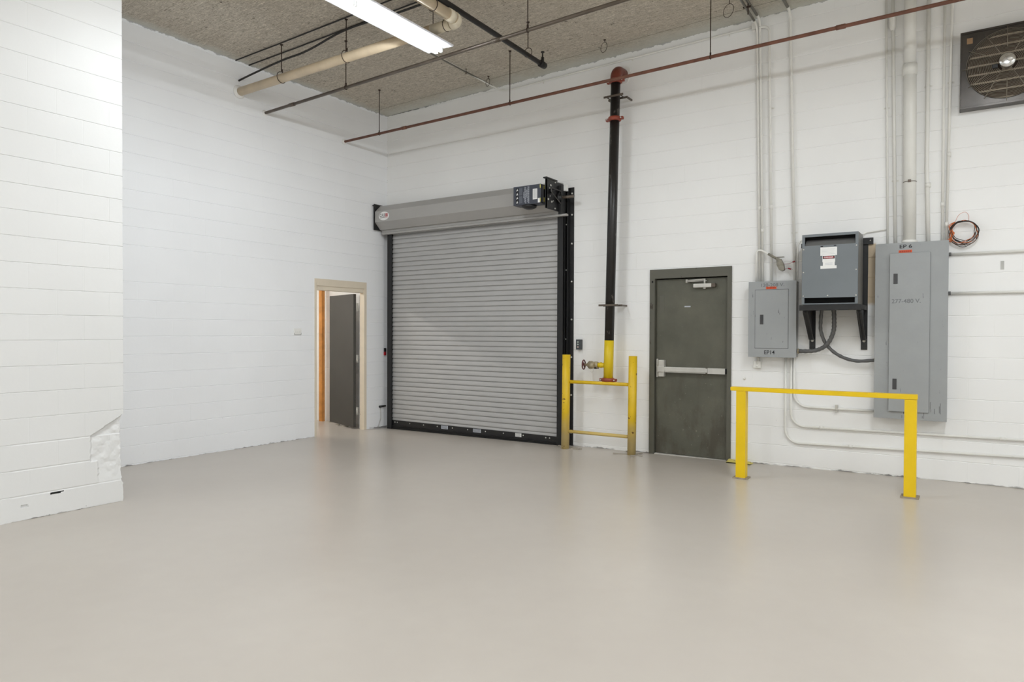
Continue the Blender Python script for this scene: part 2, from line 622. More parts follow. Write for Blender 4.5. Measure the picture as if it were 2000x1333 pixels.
def emis(name, col, s):
    m = bpy.data.materials.new(name)
    m.use_nodes = True
    t = m.node_tree
    t.nodes.remove(t.nodes['Principled BSDF'])
    e = t.nodes.new('ShaderNodeEmission')
    e.inputs[0].default_value = (*col, 1)
    e.inputs[1].default_value = s
    t.links.new(e.outputs[0], t.nodes['Material Output'].inputs[0])
    return m
M['tube'] = emis('lit_fluorescent_tube', TUBE_COLOR, TUBE_STRENGTH)
M['tube_dim'] = emis('lit_dimmed_tube', TUBE_COLOR, 122.0)  # visible fixture's tubes, dimmed to keep the nearby pier from washing out
M['tube_store'] = emis('lit_storeroom_tube', (1.0, 0.95, 0.88), 170.0)

# ------------------------------------------------------------------ room shell
COURSE = 0.2032
def wall_rect(mb, axis, at, sign, a0, a1, z0, z1, off, top=None, grooved=True):
    """face of a block wall: axis 0 = wall runs along X at y=at, axis 1 = along Y at x=at; sign = direction of the room side.
    Bed joints are real grooves."""
    zs = [(z0, 0.0)]
    if grooved:
        k = math.floor((z0 - off) / COURSE) + 1
        while off + k * COURSE < z1 - 0.008:
            z = off + k * COURSE
            if z > z0 + 0.008:
                zs += [(z - 0.005, 0.0), (z - 0.0015, 0.0045), (z + 0.0015, 0.0045), (z + 0.0045, 0.0)]
            k += 1
    zs.append((z1, 0.0))
    n = max(1, int((a1 - a0) / 1.2))
    for i in range(n):
        p, q = a0 + (a1 - a0) * i / n, a0 + (a1 - a0) * (i + 1) / n
        for j in range(len(zs) - 1):
            (za, da), (zb, db) = zs[j], zs[j + 1]
            zbp = zbq = zb
            if j == len(zs) - 2 and top:
                zbp, zbq = top(p), top(q)
            if axis == 0:
                y0, y1 = at - sign * da, at - sign * db
                mb.quad([(p, y0, za), (q, y0, za), (q, y1, zbq), (p, y1, zbp)])
            else:
                x0, x1 = at - sign * da, at - sign * db
                mb.quad([(x0, p, za), (x0, q, za), (x1, q, zbq), (x1, p, zbp)])

def struct(o, label, cat):
    return tag(o, label, cat, kind='structure')

# floor
mb = MB()
nx, ny = 86, 74
X0, X1, Y0, Y1 = -3.0, 14.0, -14.0, 0.3
gv = []
for j in range(ny + 1):
    t = j / ny
    y = Y1 - (Y1 - Y0) * (t ** 1.6)
    row = []
    for i in range(nx + 1):
        x = X0 + (X1 - X0) * i / nx
        row.append(mb.bm.verts.new((x, y, floor_z(x, y))))
    gv.append(row)
for j in range(ny):
    for i in range(nx):
        f = mb.bm.faces.new((gv[j][i], gv[j][i + 1], gv[j + 1][i + 1], gv[j + 1][i]))
        f.smooth = True
o = mb.build('floor', M['floor'])
struct(o, 'smooth beige-grey sealed concrete floor', 'floor')

# ceiling (wood-fibre roof deck)
mb = MB()
for i in range(14):
    xa, xb = 14.0 * i / 14, 14.0 * (i + 1) / 14
    mb.quad([(xa, -14, ceil_z(xa)), (xb, -14, ceil_z(xb)), (xb, 0, ceil_z(xb)), (xa, 0, ceil_z(xa))])
o = mb.build('ceiling', M['deck'])
struct(o, 'brown wood-fibre roof deck with white overspray along the walls', 'ceiling')

# back wall with the exit doorway
DX0, DX1, DZ = 4.452, 5.450, 2.222
mb = MB()
wall_rect(mb, 0, 0.0, -1, -3.0, 0.0, -0.15, 2.9, 0.0)
wall_rect(mb, 0, 0.0, -1, 0.0, DX0, -0.15, DZ, 0.0)
wall_rect(mb, 0, 0.0, -1, DX1, 14.0, -0.15, DZ, 0.0)
wall_rect(mb, 0, 0.0, -1, 0.0, 14.0, DZ, 4.9, 0.0, top=ceil_z)
for xx in (DX0, DX1):
    mb.quad([(xx, 0, -0.15), (xx, 0.2, -0.15), (xx, 0.2, DZ), (xx, 0, DZ)])
mb.quad([(DX0, 0, DZ), (DX1, 0, DZ), (DX1, 0.2, DZ), (DX0, 0.2, DZ)])
o = mb.build('wall_back', M['wall_back'], recalc=False)
struct(o, 'white painted concrete block wall behind the rolling shutter and electrical panels', 'wall')

# left wall with the doorway to the storeroom
LY0, LY1, LZ = -1.452, -0.455, 2.205
mb = MB()
wall_rect(mb, 1, 0.0, 1, -5.2, LY0, -0.15, LZ, -0.036)
wall_rect(mb, 1, 0.0, 1, LY1, 0.0, -0.15, LZ, -0.036)
wall_rect(mb, 1, 0.0, 1, -5.2, 0.0, LZ, 4.873, -0.036)
mb.quad([(-0.15, -5.2, -0.15), (-0.15, LY0, -0.15), (-0.15, LY0, 4.87), (-0.15, -5.2, 4.87)])
mb.quad([(-0.15, LY1, -0.15), (-0.15, 0, -0.15), (-0.15, 0, 4.87), (-0.15, LY1, 4.87)])
mb.quad([(-0.15, LY0, LZ), (-0.15, LY1, LZ), (-0.15, LY1, 4.87), (-0.15, LY0, 4.87)])
for yy in (LY0, LY1):
    mb.quad([(0, yy, -0.15), (-0.15, yy, -0.15), (-0.15, yy, LZ), (0, yy, LZ)])
mb.quad([(0, LY0, LZ), (0, LY1, LZ), (-0.15, LY1, LZ), (-0.15, LY0, LZ)])
o = mb.build('wall_left', M['wall_left'], recalc=False)
struct(o, 'white painted block wall with the open storeroom doorway', 'wall')

# projecting block pier with a chipped corner
PX, PY = 1.584, -4.885
def h2(a, b):
    v = sin(a * 127.1 + b * 311.7) * 43758.5453
    return v - math.floor(v)
def vn(a, b):
    ia, ib = math.floor(a), math.floor(b)
    fa, fb = a - ia, b - ib
    fa, fb = fa * fa * (3 - 2 * fa), fb * fb * (3 - 2 * fb)
    return (h2(ia, ib) * (1 - fa) + h2(ia + 1, ib) * fa) * (1 - fb) + (h2(ia, ib + 1) * (1 - fa) + h2(ia + 1, ib + 1) * fa) * fb
def chip_edge(z):
    # outline (distance from corner) of the patched break for a given height
    if z < 0.15 or z > 0.72:
        return 0.0
    if z > 0.56:
        return 0.27 * (0.72 - z) / 0.16
    if z > 0.34:
        return 0.27
    return 0.215
def pier_disp(y, z):
    e = PY - y
    ce = chip_edge(z) + 0.012 * (vn(z * 60, 3) - 0.5)
    d = 0.0
    dy = 0.0
    inside = (ce - e) / 0.018
    if chip_edge(z) > 0.001 and inside > 0:
        k = min(1, inside) * min(1.0, max(0.15, (z - 0.13) / 0.14))
        d = k * (0.010 + 0.013 * vn(y * 22, z * 22) + 0.003 * vn(y * 60, z * 60))
        if 0.55 < z < 0.70:
            d += 0.01 * k
    if e < 0.03 and 0.12 < z < 0.72:
        w = (1 - e / 0.03) * min(1.0, max(0.3, (z - 0.10) / 0.1))
        dy = w * (0.012 + 0.014 * vn(z * 38, 9))
        if 0.13 < z < 0.16:
            dy += w * 0.02
    elif e < 0.015 and z <= 0.12:
        dy = (1 - e / 0.015) * 0.008 * vn(z * 60, 4)
    # slot hole
    if -5.66 < y < -5.62 and 0.062 < z < 0.075:
        d = 0.02
    for k in range(0, 5):
        zj = -0.051 + k * COURSE
        if abs(z - zj) < 0.005 and not (chip_edge(z) and inside > 0):
            d += 0.0045
    return d, dy
mb = MB()
ys = [PY - 0.006 * i for i in range(0, 60)] + [PY - 0.354 - 0.011 * i for i in range(1, 46)]
zs = [-0.08 + 0.0085 * i for i in range(0, 100)]
zs = [z for z in zs if z < 0.752] + [0.7534]
grid = []
for z in zs:
    row = []
    for y in ys:
        d, dy = pier_disp(y, z)
        row.append(mb.bm.verts.new((PX - d, y - dy, z)))
    grid.append(row)
for j in range(len(zs) - 1):
    for i in range(len(ys) - 1):
        if -5.466 < ys[i + 1] and ys[i] < -5.358 and zs[j] > 0.117 + max(0, ys[i] + 5.40) * 0.25 and zs[j + 1] < 0.149:
            continue
        mb.bm.faces.new((grid[j][i], grid[j][i + 1], grid[j + 1][i + 1], grid[j + 1][i])).smooth = False
    a, b = grid[j][0].co, grid[j + 1][0].co
    mb.quad([(0, PY, zs[j]), tuple(a), tuple(b), (0, PY, zs[j + 1])])
cv = MB().box(PX - 0.16, PX - 0.004, -5.50, -5.32, 0.05, 0.22)
for f in list(cv.bm.faces):
    if f.calc_center_median().x > PX - 0.01:
        cv.bm.faces.remove(f)
mb.join(cv.bm)
ye = ys[-1]
wall_rect(mb, 1, PX, 1, ye, PY, 0.7534, 4.9, -0.051, top=lambda q: ceil_z(PX))
wall_rect(mb, 1, PX, 1, -14.0, ye, -0.15, 4.9, -0.051, top=lambda q: ceil_z(PX))
wall_rect(mb, 0, PY, 1, 0.0, PX, 0.7534, 4.9, -0.036, top=ceil_z)
o = mb.build('wall_front', M['wall_pier'], recalc=False)
struct(o, 'white painted block wall standing forward, chipped at its lower corner', 'wall')

# the rest of the hall, outside the picture, and the storeroom
mb = MB().box(14.0, 14.2, -14, 0, -0.15, 5.2)
struct(mb.build('wall_right', M['wall_plain']), 'plain white wall closing the hall at the side', 'wall')
mb = MB().box(PX, 14.0, -14.2, -14.0, -0.15, 5.2)
struct(mb.build('wall_rear', M['wall_plain']), 'plain white wall closing the hall behind', 'wall')
mb = MB().box(-3.2, -3.0, -3.4, 0, -0.15, 2.9)
mb.box(-3.0, -0.2, -3.4, -3.2, -0.15, 2.9)
struct(mb.build('wall_storeroom', M['wall_plain']), 'white wall of the storeroom beyond the open door', 'wall')
mb = MB().box(-3.0, -0.2, -3.2, 0, 2.8, 2.9)
struct(mb.build('ceiling_storeroom', M['wall_plain']), 'white ceiling of the storeroom', 'ceiling')

# ------------------------------------------------------------------ strip lights
def strip_light(xc, y_far, n_pairs, label, group=None, lamp='tube'):
    zt = 4.345
    L = 1.215
    y1 = y_far - L * n_pairs - 0.04
    t = thing('strip_light', label, 'light', (xc, (y_far + y1) / 2, zt), group)
    m = MB().box(xc - 0.055, xc + 0.055, y1, y_far, zt + 0.035, zt + 0.075, 0.004)
    hs = m.build('housing', M['reflector'], t)
    m = MB()
    for s in (-1, 1):
        a = [(xc + s * 0.03, zt + 0.034), (xc + s * 0.150, zt + 0.024), (xc + s * 0.168, zt + 0.026), (xc + s * 0.172, zt + 0.040),
             (xc + s * 0.169, zt + 0.040), (xc + s * 0.165, zt + 0.029), (xc + s * 0.150, zt + 0.027), (xc + s * 0.03, zt + 0.037)]
        m.prism(a, 1, y1, y_far)
    m.build('reflector', M['reflector'], t)
    for k in range(n_pairs):
        ya = y_far - 0.02 - k * (L)
        yb = ya - L + 0.02
        for s in (-1, 1):
            for (nm, a0, mt) in (('tube', 180, lamp), ('tube_back', 0, 'white')):  # opaque upper half added to keep direct light off the reflector
                m = MB()
                arc = [(xc + s * 0.032 + 0.0175 * cos(radians(a0 + 30 * k)), zt + 0.0175 * sin(radians(a0 + 30 * k))) for k in range(7)]
                va_ = [m.bm.verts.new((x_, ya - 0.02, z_)) for x_, z_ in arc]
                vb_2 = [m.bm.verts.new((x_, yb + 0.02, z_)) for x_, z_ in arc]
                for k in range(6):
                    m.bm.faces.new((va_[k], va_[k + 1], vb_2[k + 1], vb_2[k])).smooth = True
                m.build(nm, M[mt], t)
        for yy in (ya - 0.008, yb + 0.008):
            m = MB()
            for s in (-1, 1):
                m.box(xc + s * 0.032 - 0.014, xc + s * 0.032 + 0.014, yy - 0.008, yy + 0.008, zt - 0.018, zt + 0.036, 0.003)
            m.split('socket', M['white'], t)
    for yy in (y_far - 0.12, y1 + 0.12):
        m = MB().cyl((xc, yy, zt + 0.075), (xc, yy, ceil_z(xc)), 0.004, 6)
        m.build('hanger_chain', M['rod'], t)
    return t
OUT = 'strip lights outside the picture'
main_light = strip_light(3.15, -2.46, 2, 'long white fluorescent strip light glowing under the roof deck, hung from rods', None, 'tube_dim')
first = strip_light(8.0, -2.46, 2, 'white fluorescent strip light overhead, unseen', OUT)
for (x, y) in ((5.6, -8.8), (8.0, -6.6), (8.0, -10.4), (12.3, -3.0), (12.3, -8.0)):  # unseen lights added as fill, spaced to even out the wall brightness
    c = copy_tree(first)
    c.location = (x, y - 1.235, 4.345)
# unseen lamp added to brighten the storeroom behind the doorway
t = thing('storeroom_light', 'unseen bare tube light added on the storeroom ceiling', 'light', (-1.6, -1.8, 2.78))
MB().box(-1.66, -1.54, -2.4, -1.2, 2.75, 2.8, 0.004).build('housing', M['reflector'], t)
MB().cyl((-1.6, -2.38, 2.72), (-1.6, -1.22, 2.72), 0.016, 10).build('tube', M['tube_store'], t)
m = MB()
for yy in (-2.39, -1.21):
    m.box(-1.615, -1.585, yy - 0.01, yy + 0.01, 2.70, 2.755)
m.split('socket', M['white'], t)

# ------------------------------------------------------------------ rolling shutter
rs = thing('rolling_shutter', 'large grey slatted roll-up shutter with hood, motor box and black guides', 'shutter', (1.7, -0.09, floor_z(1.7, -0.1)))
CX0, CX1 = 0.200, 3.222
def fzd(x):
    return floor_z(x, -0.1)
# curtain profile extruded along X
m = MB()
pitch = 0.0715
ztop, zbot = 3.03, 0.062
prof = []
z = ztop
while z > zbot:
    z2 = max(z - pitch, zbot)
    prof += [(-0.068, z), (-0.077, z - 0.004), (-0.0815, z - 0.016), (-0.085, z - 0.036), (-0.086, z - 0.054), (-0.084, z - pitch + 0.009), (-0.068, z - pitch + 0.007)]
    z -= pitch
prof = [(y, zz) for y, zz in prof if zz >= zbot - 0.001]
va = [m.bm.verts.new((CX0, y, zz)) for y, zz in prof]
vb = [m.bm.verts.new((CX1, y, zz - 0.0)) for y, zz in prof]
vc = [m.bm.verts.new((CX0, -0.060, zz)) for y, zz in (prof[0], prof[-1])]
vd = [m.bm.verts.new((CX1, -0.060, zz)) for y, zz in (prof[0], prof[-1])]
for i in range(len(prof) - 1):
    m.bm.faces.new((va[i], vb[i], vb[i + 1], va[i + 1]))
m.bm.faces.new((vc[0], vd[0], vd[1], vc[1]))
m.bm.faces.new((va[0], vb[0], vd[0], vc[0]))
m.bm.faces.new((va[-1], vb[-1], vd[1], vc[1]))
m.build('curtain', M['curtain'], rs)
# bottom bar
def sloped_box(m, x0, x1, y0, y1, za0, zb0, za1, zb1):
    """za/zb: bottom and top at x0 and at x1"""
    v = [m.bm.verts.new(p) for p in ((x0, y0, za0), (x1, y0, za1), (x1, y1, za1), (x0, y1, za0), (x0, y0, zb0), (x1, y0, zb1), (x1, y1, zb1), (x0, y1, zb0))]
    for f in ((0, 1, 2, 3), (4, 5, 6, 7), (0, 1, 5, 4), (1, 2, 6, 5), (2, 3, 7, 6), (3, 0, 4, 7)):
        m.bm.faces.new([v[i] for i in f])
m = MB()
sloped_box(m, CX0 - 0.01, CX1 + 0.01, -0.098, -0.088, -0.022, 0.066, -0.018, 0.064)
sloped_box(m, CX0 - 0.01, CX1 + 0.01, -0.120, -0.088, -0.026, -0.020, -0.022, -0.016)
bar = m.build('bottom_bar', M['black'], rs)
m = MB()
sloped_box(m, CX0 - 0.06, CX1 + 0.03, -0.112, -0.078, fzd(0.2) + 0.002, -0.027, fzd(3.2) + 0.001, -0.023)
m.build('bottom_seal', M['recess'], rs)
m = MB()
for px in (0.27, 0.32, 0.58, 0.86, 1.13, 1.42, 1.70, 2.02, 2.33, 2.66, 3.02, 3.08):
    m.lathe((px, -0.098, 0.035), (0, -1, 0), [(0, 0.010), (0.005, 0.009), (0.008, 0.004), (0.008, 0)], 10)
m.split('bolt', M['bolt'], bar)
for (a, b, mt) in ((1.205, 1.335, 'print'), (1.80, 1.94, 'print'), (2.53, 2.63, 'white')):
    MB().box(a, b, -0.100, -0.0985, 0.008, 0.058).build('label', M[mt], bar)
    mm = MB()
    for k in range(4):
        mm.box(a + 0.01, b - 0.012 - 0.01 * (k % 2), -0.1012, -0.1003, 0.050 - k * 0.011, 0.053 - k * 0.011)
    mm.build('label_print', M['ink'], bar)
# guides
def guide(x_in, s):
    # s=+1 : guide to the +X side of the curtain
    z0 = fzd(x_in) - 0.0
    m = MB()
    x1 = x_in + s * 0.075
    lo, hi = min(x_in - s * 0.02, x1), max(x_in - s * 0.02, x1)
    m.box(lo, hi, -0.125, -0.116, z0, 3.03)
    m.box(min(x1, x1 - s * 0.008), max(x1, x1 - s * 0.008), -0.125, -0.02, z0, 3.03)
    m.box(min(x1 - s * 0.045, x1 - s * 0.039), max(x1 - s * 0.045, x1 - s * 0.039), -0.116, -0.02, z0, 3.03)
    m.box(min(x_in + s * 0.0, x1), max(x_in, x1), -0.052, -0.044, z0, 3.03)
    x2 = x_in + s * 0.162
    m.box(min(x1 - s * 0.01, x2), max(x1 - s * 0.01, x2), -0.012, -0.002, z0, 3.36)
    m.box(min(x1 + s * 0.02, x1 + s * 0.028), max(x1 + s * 0.02, x1 + s * 0.028), -0.075, -0.012, z0, 3.33)
    g = m.build('guide_rail', M['black'], rs)
    m = MB()
    for k, zz in enumerate((0.12, 0.62, 1.12, 1.62, 2.12, 2.62, 3.0, 3.28)):
        m.lathe((x_in + s * 0.135, -0.012, zz), (0, -1, 0), [(0, 0.014), (0.008, 0.012), (0.012, 0.005), (0.012, 0)], 8)
    for zz in (0.45, 1.36, 2.27, 2.87):
        m.lathe((x1, -0.06, zz), (s, 0, 0), [(0, 0.010), (0.007, 0.009), (0.007, 0)], 8)
    m.split('bolt', M['bolt'], g)
    return g
guide(CX1, 1)
guide(CX0, -1)
# hood
HX0, HX1 = 0.045, 3.235
m = MB()
hp = [(-0.035, 3.425), (-0.20, 3.412), (-0.312, 3.310), (-0.312, 3.145), (-0.20, 3.040), (-0.165, 3.034), (-0.165, 3.004), (-0.185, 2.984), (-0.150, 2.984), (-0.150, 3.03), (-0.035, 3.05)]
m.prism(hp, 0, HX0, HX1)
hood = m.build('hood', M['hood'], rs)
m = MB().box(0.075, 3.37, -0.187, -0.135, 2.966, 2.992, 0.003)
m.build('lintel_strip', M['hood'], rs)
# left end bracket: square plate
m = MB().box(0.028, 0.040, -0.325, -0.01, 3.03, 3.43)
m.box(0.022, 0.045, -0.345, -0.31, 3.395, 3.41)
m.build('end_plate', M['black'], rs)
# right end plates
m = MB().box(3.245, 3.257, -0.50, -0.02, 3.025, 3.40)
m.box(3.235, 3.257, -0.50, -0.488, 3.03, 3.41)
m.prism([(-0.50, 3.41), (-0.50, 3.425), (-0.22, 3.425), (-0.22, 3.41)], 0, 3.205, 3.257)
m.box(3.257, 3.30, -0.20, -0.02, 2.99, 3.36)
plate = m.build('motor_plate', M['black'], rs)
m = MB()
for (yy, zz, r) in ((-0.29, 3.385, 0.011), (-0.40, 3.33, 0.014), (-0.43, 3.29, 0.007), (-0.46, 3.145, 0.014), (-0.375, 3.125, 0.014), (-0.29, 3.05, 0.011), (-0.42, 3.19, 0.006), (-0.34, 3.14, 0.006)):
    m.lathe((3.257, yy, zz), (1, 0, 0), [(0, r), (0.006, r), (0.012, r * 0.45), (0.012, 0)], 10)
m.split('bolt', M['bolt'], plate)
# chain drive: small sprocket near the front, large one on the barrel shaft
ds, zs_ = Vector((3.285, -0.40, 3.255)), Vector((3.285, -0.185, 3.205))
m = MB()
m.lathe((3.26, ds.y, ds.z), (1, 0, 0), [(0, 0.03), (0.03, 0.03), (0.03, 0.012), (0.05, 0.012), (0.05, 0)], 18)
m.lathe((3.26, zs_.y, zs_.z), (1, 0, 0), [(0, 0.072), (0.026, 0.072), (0.026, 0.035), (0.05, 0.035), (0.05, 0.018), (0.05, 0)], 24)
m.build('sprocket', M['black'], rs)
m = MB()
path = []
R1, R2 = 0.036, 0.080
for k in range(0, 11):
    a = radians(100 + 160 * k / 10)
    path.append((3.292, ds.y + cos(a) * R1, ds.z + sin(a) * R1))
for k in range(0, 15):
    a = radians(-110 + 200 * k / 14)
    path.append((3.292, zs_.y + cos(a) * R2, zs_.z + sin(a) * R2))
path.append(path[0])
m.tube(path, 0.0075, 6, rf=None)
m.build('drive_chain', M['chain_steel'], rs)
MB().cyl((3.30, zs_.y, zs_.z), (3.46, zs_.y + 0.02, zs_.z + 0.004), 0.019, 14).build('barrel_shaft', M['grey_pipe'], rs)
MB().box(3.30, 3.335, -0.14, -0.08, 3.30, 3.385).build('white_tag', M['white'], rs)
# operator box
ob = MB().box(2.752, 3.168, -0.50, -0.335, 3.100, 3.345, 0.004)
opb = ob.build('operator_box', M['opbox'], rs)
MB().box(3.168, 3.205, -0.485, -0.34, 3.11, 3.325).build('box_end', M['black'], opb)
MB().lathe((2.95, -0.42, 3.10), (0, 0, -1), [(0, 0.10), (0.03, 0.09), (0.05, 0.04), (0.05, 0)], 18).build('motor_foot', M['black'], opb)
MB().box(2.792, 2.832, -0.5015, -0.500, 3.115, 3.325).build('pictogram_strip', M['ink'], opb)
m = MB()
for k in range(4):
    zc = 3.145 + k * 0.052
    m.prism([(2.798, zc - 0.016), (2.826, zc - 0.016 + 0.006 * (k % 2)), (2.815, zc + 0.016)], 1, -0.5028, -0.5018)
m.split('pictogram', M['white'], opb)
m = MB()
for k in range(8):
    x = 2.846 + k * 0.006
    m.box(x, x + 0.0035, -0.5018, -0.5010, 3.12 + 0.004 * (k % 3), 3.215)
    m.box(x, x + 0.0035, -0.5018, -0.5010, 3.228, 3.322 - 0.004 * (k % 2))
m.split('fine_print', M['print_dim'], opb)
m = MB()
for k, (a, b) in enumerate(((3.19, 3.27), (3.13, 3.33), (3.115, 3.325), (3.19, 3.29), (3.13, 3.33), (3.115, 3.335))):
    x = 2.910 + k * 0.0155
    z = a
    while z < b:
        ln = 0.010 + 0.016 * random.random()
        m.box(x, x + 0.0085, -0.5018, -0.5010, z, min(b, z + ln))
        z += ln + 0.005
m.build('print_block', M['print'], opb)
sl = MB().box(3.052, 3.118, -0.5018, -0.500, 3.155, 3.29).build('data_label', M['white'], opb)
m = MB()
for k in range(5):
    m.box(3.062 + k * 0.011, 3.064 + k * 0.011, -0.5026, -0.5018, 3.165, 3.28)
m.build('label_rule', M['print_dim'], sl)
MB().box(3.128, 3.160, -0.5018, -0.500, 3.108, 3.165).build('white_sticker', M['white'], opb)
m = MB().box(3.205, 3.2065, -0.48, -0.44, 3.275, 3.32)
m.box(3.205, 3.2065, -0.48, -0.44, 3.115, 3.17)
m.split('yellow_sticker', M['yellow_label'], opb)
m = MB().box(3.1575, 3.169, -0.5018, -0.4998, 3.292, 3.335)
m.box(3.1575, 3.169, -0.5018, -0.4998, 3.115, 3.165)
m.split('yellow_edge_sticker', M['yellow_label'], opb)
# maker's oval badge on the hood front
bx, bz = 0.235, 3.228
m = MB()
pts = [(bx + 0.108 * cos(a), bz + 0.066 * sin(a)) for a in [2 * pi * k / 40 for k in range(40)]]
m.prism(pts, 1, -0.3135, -0.312)
bdg = m.build('badge', M['white'], hood)
text('C.H.I.', (bx - 0.031, -0.3145, bz + 0.012), 0.070, M['ink'], bdg, 'badge_lettering', sx=0.72)
m = MB()
for i in range(3):
    for j in range(3):
        m.box(bx + 0.030 + i * 0.018, bx + 0.045 + i * 0.018, -0.3145, -0.3135, bz - 0.012 + j * 0.0165, bz + 0.0015 + j * 0.0165)
m.build('badge_squares', M['red'], bdg)
m = MB().box(bx - 0.078, bx + 0.015, -0.3145, -0.3135, bz - 0.028, bz - 0.023)
m.build('badge_rule', M['ink'], bdg)
MB().box(bx + 0.016, bx + 0.08, -0.3145, -0.3135, bz - 0.028, bz - 0.023).build('badge_red_rule', M['red'], bdg)

# ------------------------------------------------------------------ exit door (door_1)
d1 = thing('door_1', 'dark olive steel exit door with push bar and closer beside the electrical panels', 'door', (4.95, 0.0, 0.0), kind='structure')
m = MB()
zb = floor_z(4.5, 0)
JW = 0.064
# frame: face pieces and deeper rabbet
for (a, b) in ((4.4535, 4.4535 + JW), (5.4485 - JW + 0.018, 5.4485)):
    m.box(a, b, -0.018, 0.15, zb - 0.01, 2.221)
m.box(4.4535 + JW, 5.4485 - JW + 0.018, -0.018, 0.15, 2.110, 2.221)
m.box(4.4535 + JW - 0.001, 4.4535 + JW + 0.016, 0.075, 0.15, zb, 2.10)
m.box(5.40 - 0.012, 5.404, 0.075, 0.15, zb, 2.10)
m.build('frame', M['exit_frame'], d1)
LF = 0.030
m = MB().box(4.522, 5.398, LF, LF + 0.044, zb + 0.016, 2.098, 0.002)
leaf = m.build('leaf', M['exit'], d1)
MB().box(4.52, 5.40, -0.01, 0.14, zb - 0.02, zb + 0.012, 0.003).build('threshold', M['steel'], d1)
# push bar
m = MB()
m.box(4.575, 4.648, LF - 0.068, LF - 0.0, 0.915, 1.118, 0.008)
m.box(4.569, 4.654, LF - 0.080, LF - 0.0, 0.972, 1.044, 0.006)
pb = m.build('push_bar', M['steel'], leaf)
m = MB()
sloped_box(m, 4.645, 5.385, LF - 0.062, LF, 0.970, 1.036, 0.970, 1.036)
m.box(4.645, 5.18, LF - 0.072, LF - 0.058, 0.982, 1.030, 0.004)
m.build('touch_bar', M['steel'], leaf)
MB().box(5.160, 5.182, LF - 0.064, LF - 0.050, 0.968, 1.038).build('bar_joint', M['grey_pipe'], leaf)
MB().box(5.385, 5.394, LF - 0.055, LF, 0.972, 1.034).build('bar_end_cap', M['black'], leaf)
MB().box(4.538, 4.556, LF - 0.03, LF, 0.905, 1.128, 0.002).build('strike_plate', M['steel'], leaf)
# closer
m = MB().box(5.00, 5.215, LF - 0.055, LF, 1.985, 2.030, 0.006)
cl = m.build('door_closer', M['steel'], leaf)
MB().box(5.215, 5.262, LF - 0.052, LF, 1.986, 2.030, 0.004).build('closer_cap', M['grey_pipe'], leaf)
MB().lathe((5.13, LF - 0.03, 1.985), (0, 0, -1), [(0, 0.018), (0.012, 0.018), (0.02, 0.006), (0.02, 0)], 14).build('closer_pinion', M['bolt'], leaf)
m = MB()
m.cyl((5.13, LF - 0.03, 2.03), (5.13, LF - 0.03, 2.085), 0.010, 10)
m.tube([(5.14, LF - 0.03, 2.083), (4.92, LF - 0.045, 2.072)], 0.007, 8)
m.tube([(4.92, LF - 0.045, 2.060), (5.15, LF - 0.02, 2.066)], 0.006, 8)
m.lathe((4.918, LF - 0.045, 2.045), (0, 0, 1), [(0, 0.012), (0.04, 0.012), (0.04, 0)], 10)
m.build('closer_arm', M['steel'], leaf)
MB().box(4.568, 4.622, LF - 0.002, LF, 1.70, 1.905, 0.0006).build('blank_plate', M['exit_frame'], leaf)
MB().box(4.878, 4.952, LF - 0.0015, LF, 1.757, 1.772).build('small_sticker', M['print'], leaf)
m = MB().box(4.478, 4.498, -0.020, -0.018, 2.06, 2.085)
m.build('frame_plug', M['recess'], d1)

# ------------------------------------------------------------------ storeroom door (door_2)
d2 = thing('door_2', 'open dark brown door in a tan painted frame leading to the storeroom', 'door', (0.0, -0.95, floor_z(0, -1)), kind='structure')
m = MB()
zb = floor_z(0, -1.0)
m.box(-0.085, 0.012, -1.4515, -1.422, zb - 0.01, 2.204)
m.box(-0.085, 0.012, -0.505, -0.4555, zb - 0.01, 2.204)
m.box(-0.085, 0.014, -1.422, -0.505, 2.105, 2.204)
m.box(-0.085, 0.0, -1.422, -0.505, 2.042, 2.105)
m.build('frame', M['tan'], d2)
# leaf hinged on the far jamb, swung into the storeroom
H = Vector((-0.150, -0.520, 0))
E_ = Vector((-1.006, -0.242, 0))
dv = (E_ - H).normalized()
nv = Vector((dv.y, -dv.x, 0))
if nv.y > 0:
    nv = -nv
c = H + dv * 0.45 + nv * 0.022
c.z = (2.03 + zb + 0.018) / 2
m = MB().obox(c, dv, nv, (0, 0, 1), 0.45, 0.022, (2.03 - zb - 0.018) / 2, 0.002)
lf2 = m.build('leaf', M['dark_door'], d2)
for zz in (1.83, 1.03, 0.22):
    hp_ = MB()
    hp_.obox((-0.150, -0.507, zz), (1, 0, 0), (0, 1, 0), (0, 0, 1), 0.034, 0.003, 0.06)
    hp_.cyl((-0.145, -0.512, zz - 0.06), (-0.145, -0.512, zz + 0.06), 0.008, 10)
    hp_.obox(H + dv * 0.0 + Vector((0.003, 0.02, zz)), (0.38, 0.92, 0), (0.92, -0.38, 0), (0, 0, 1), 0.02, 0.0025, 0.06)
    hp_.build('hinge', M['steel'], d2)
# bent pull on the storeroom side of the leaf edge
def lp(s, off, z):
    p = H + dv * s + nv * off
    return (p.x, p.y, z)
m = MB()
m.tube(bend_path([lp(0.90, -0.02, 1.28), lp(0.96, -0.02, 1.28), lp(0.96, -0.02, 1.12), lp(1.10, -0.10, 1.11), lp(1.14, -0.12, 1.28)], 0.012, 4), 0.006, 8)
m.build('pull_handle', M['rod'], lf2)
MB().lathe(lp(0.86, 0.0, 0.86), tuple(nv), [(0, 0.012), (0.006, 0.012), (0.006, 0)], 12).build('bolt_hole', M['bolt'], lf2)

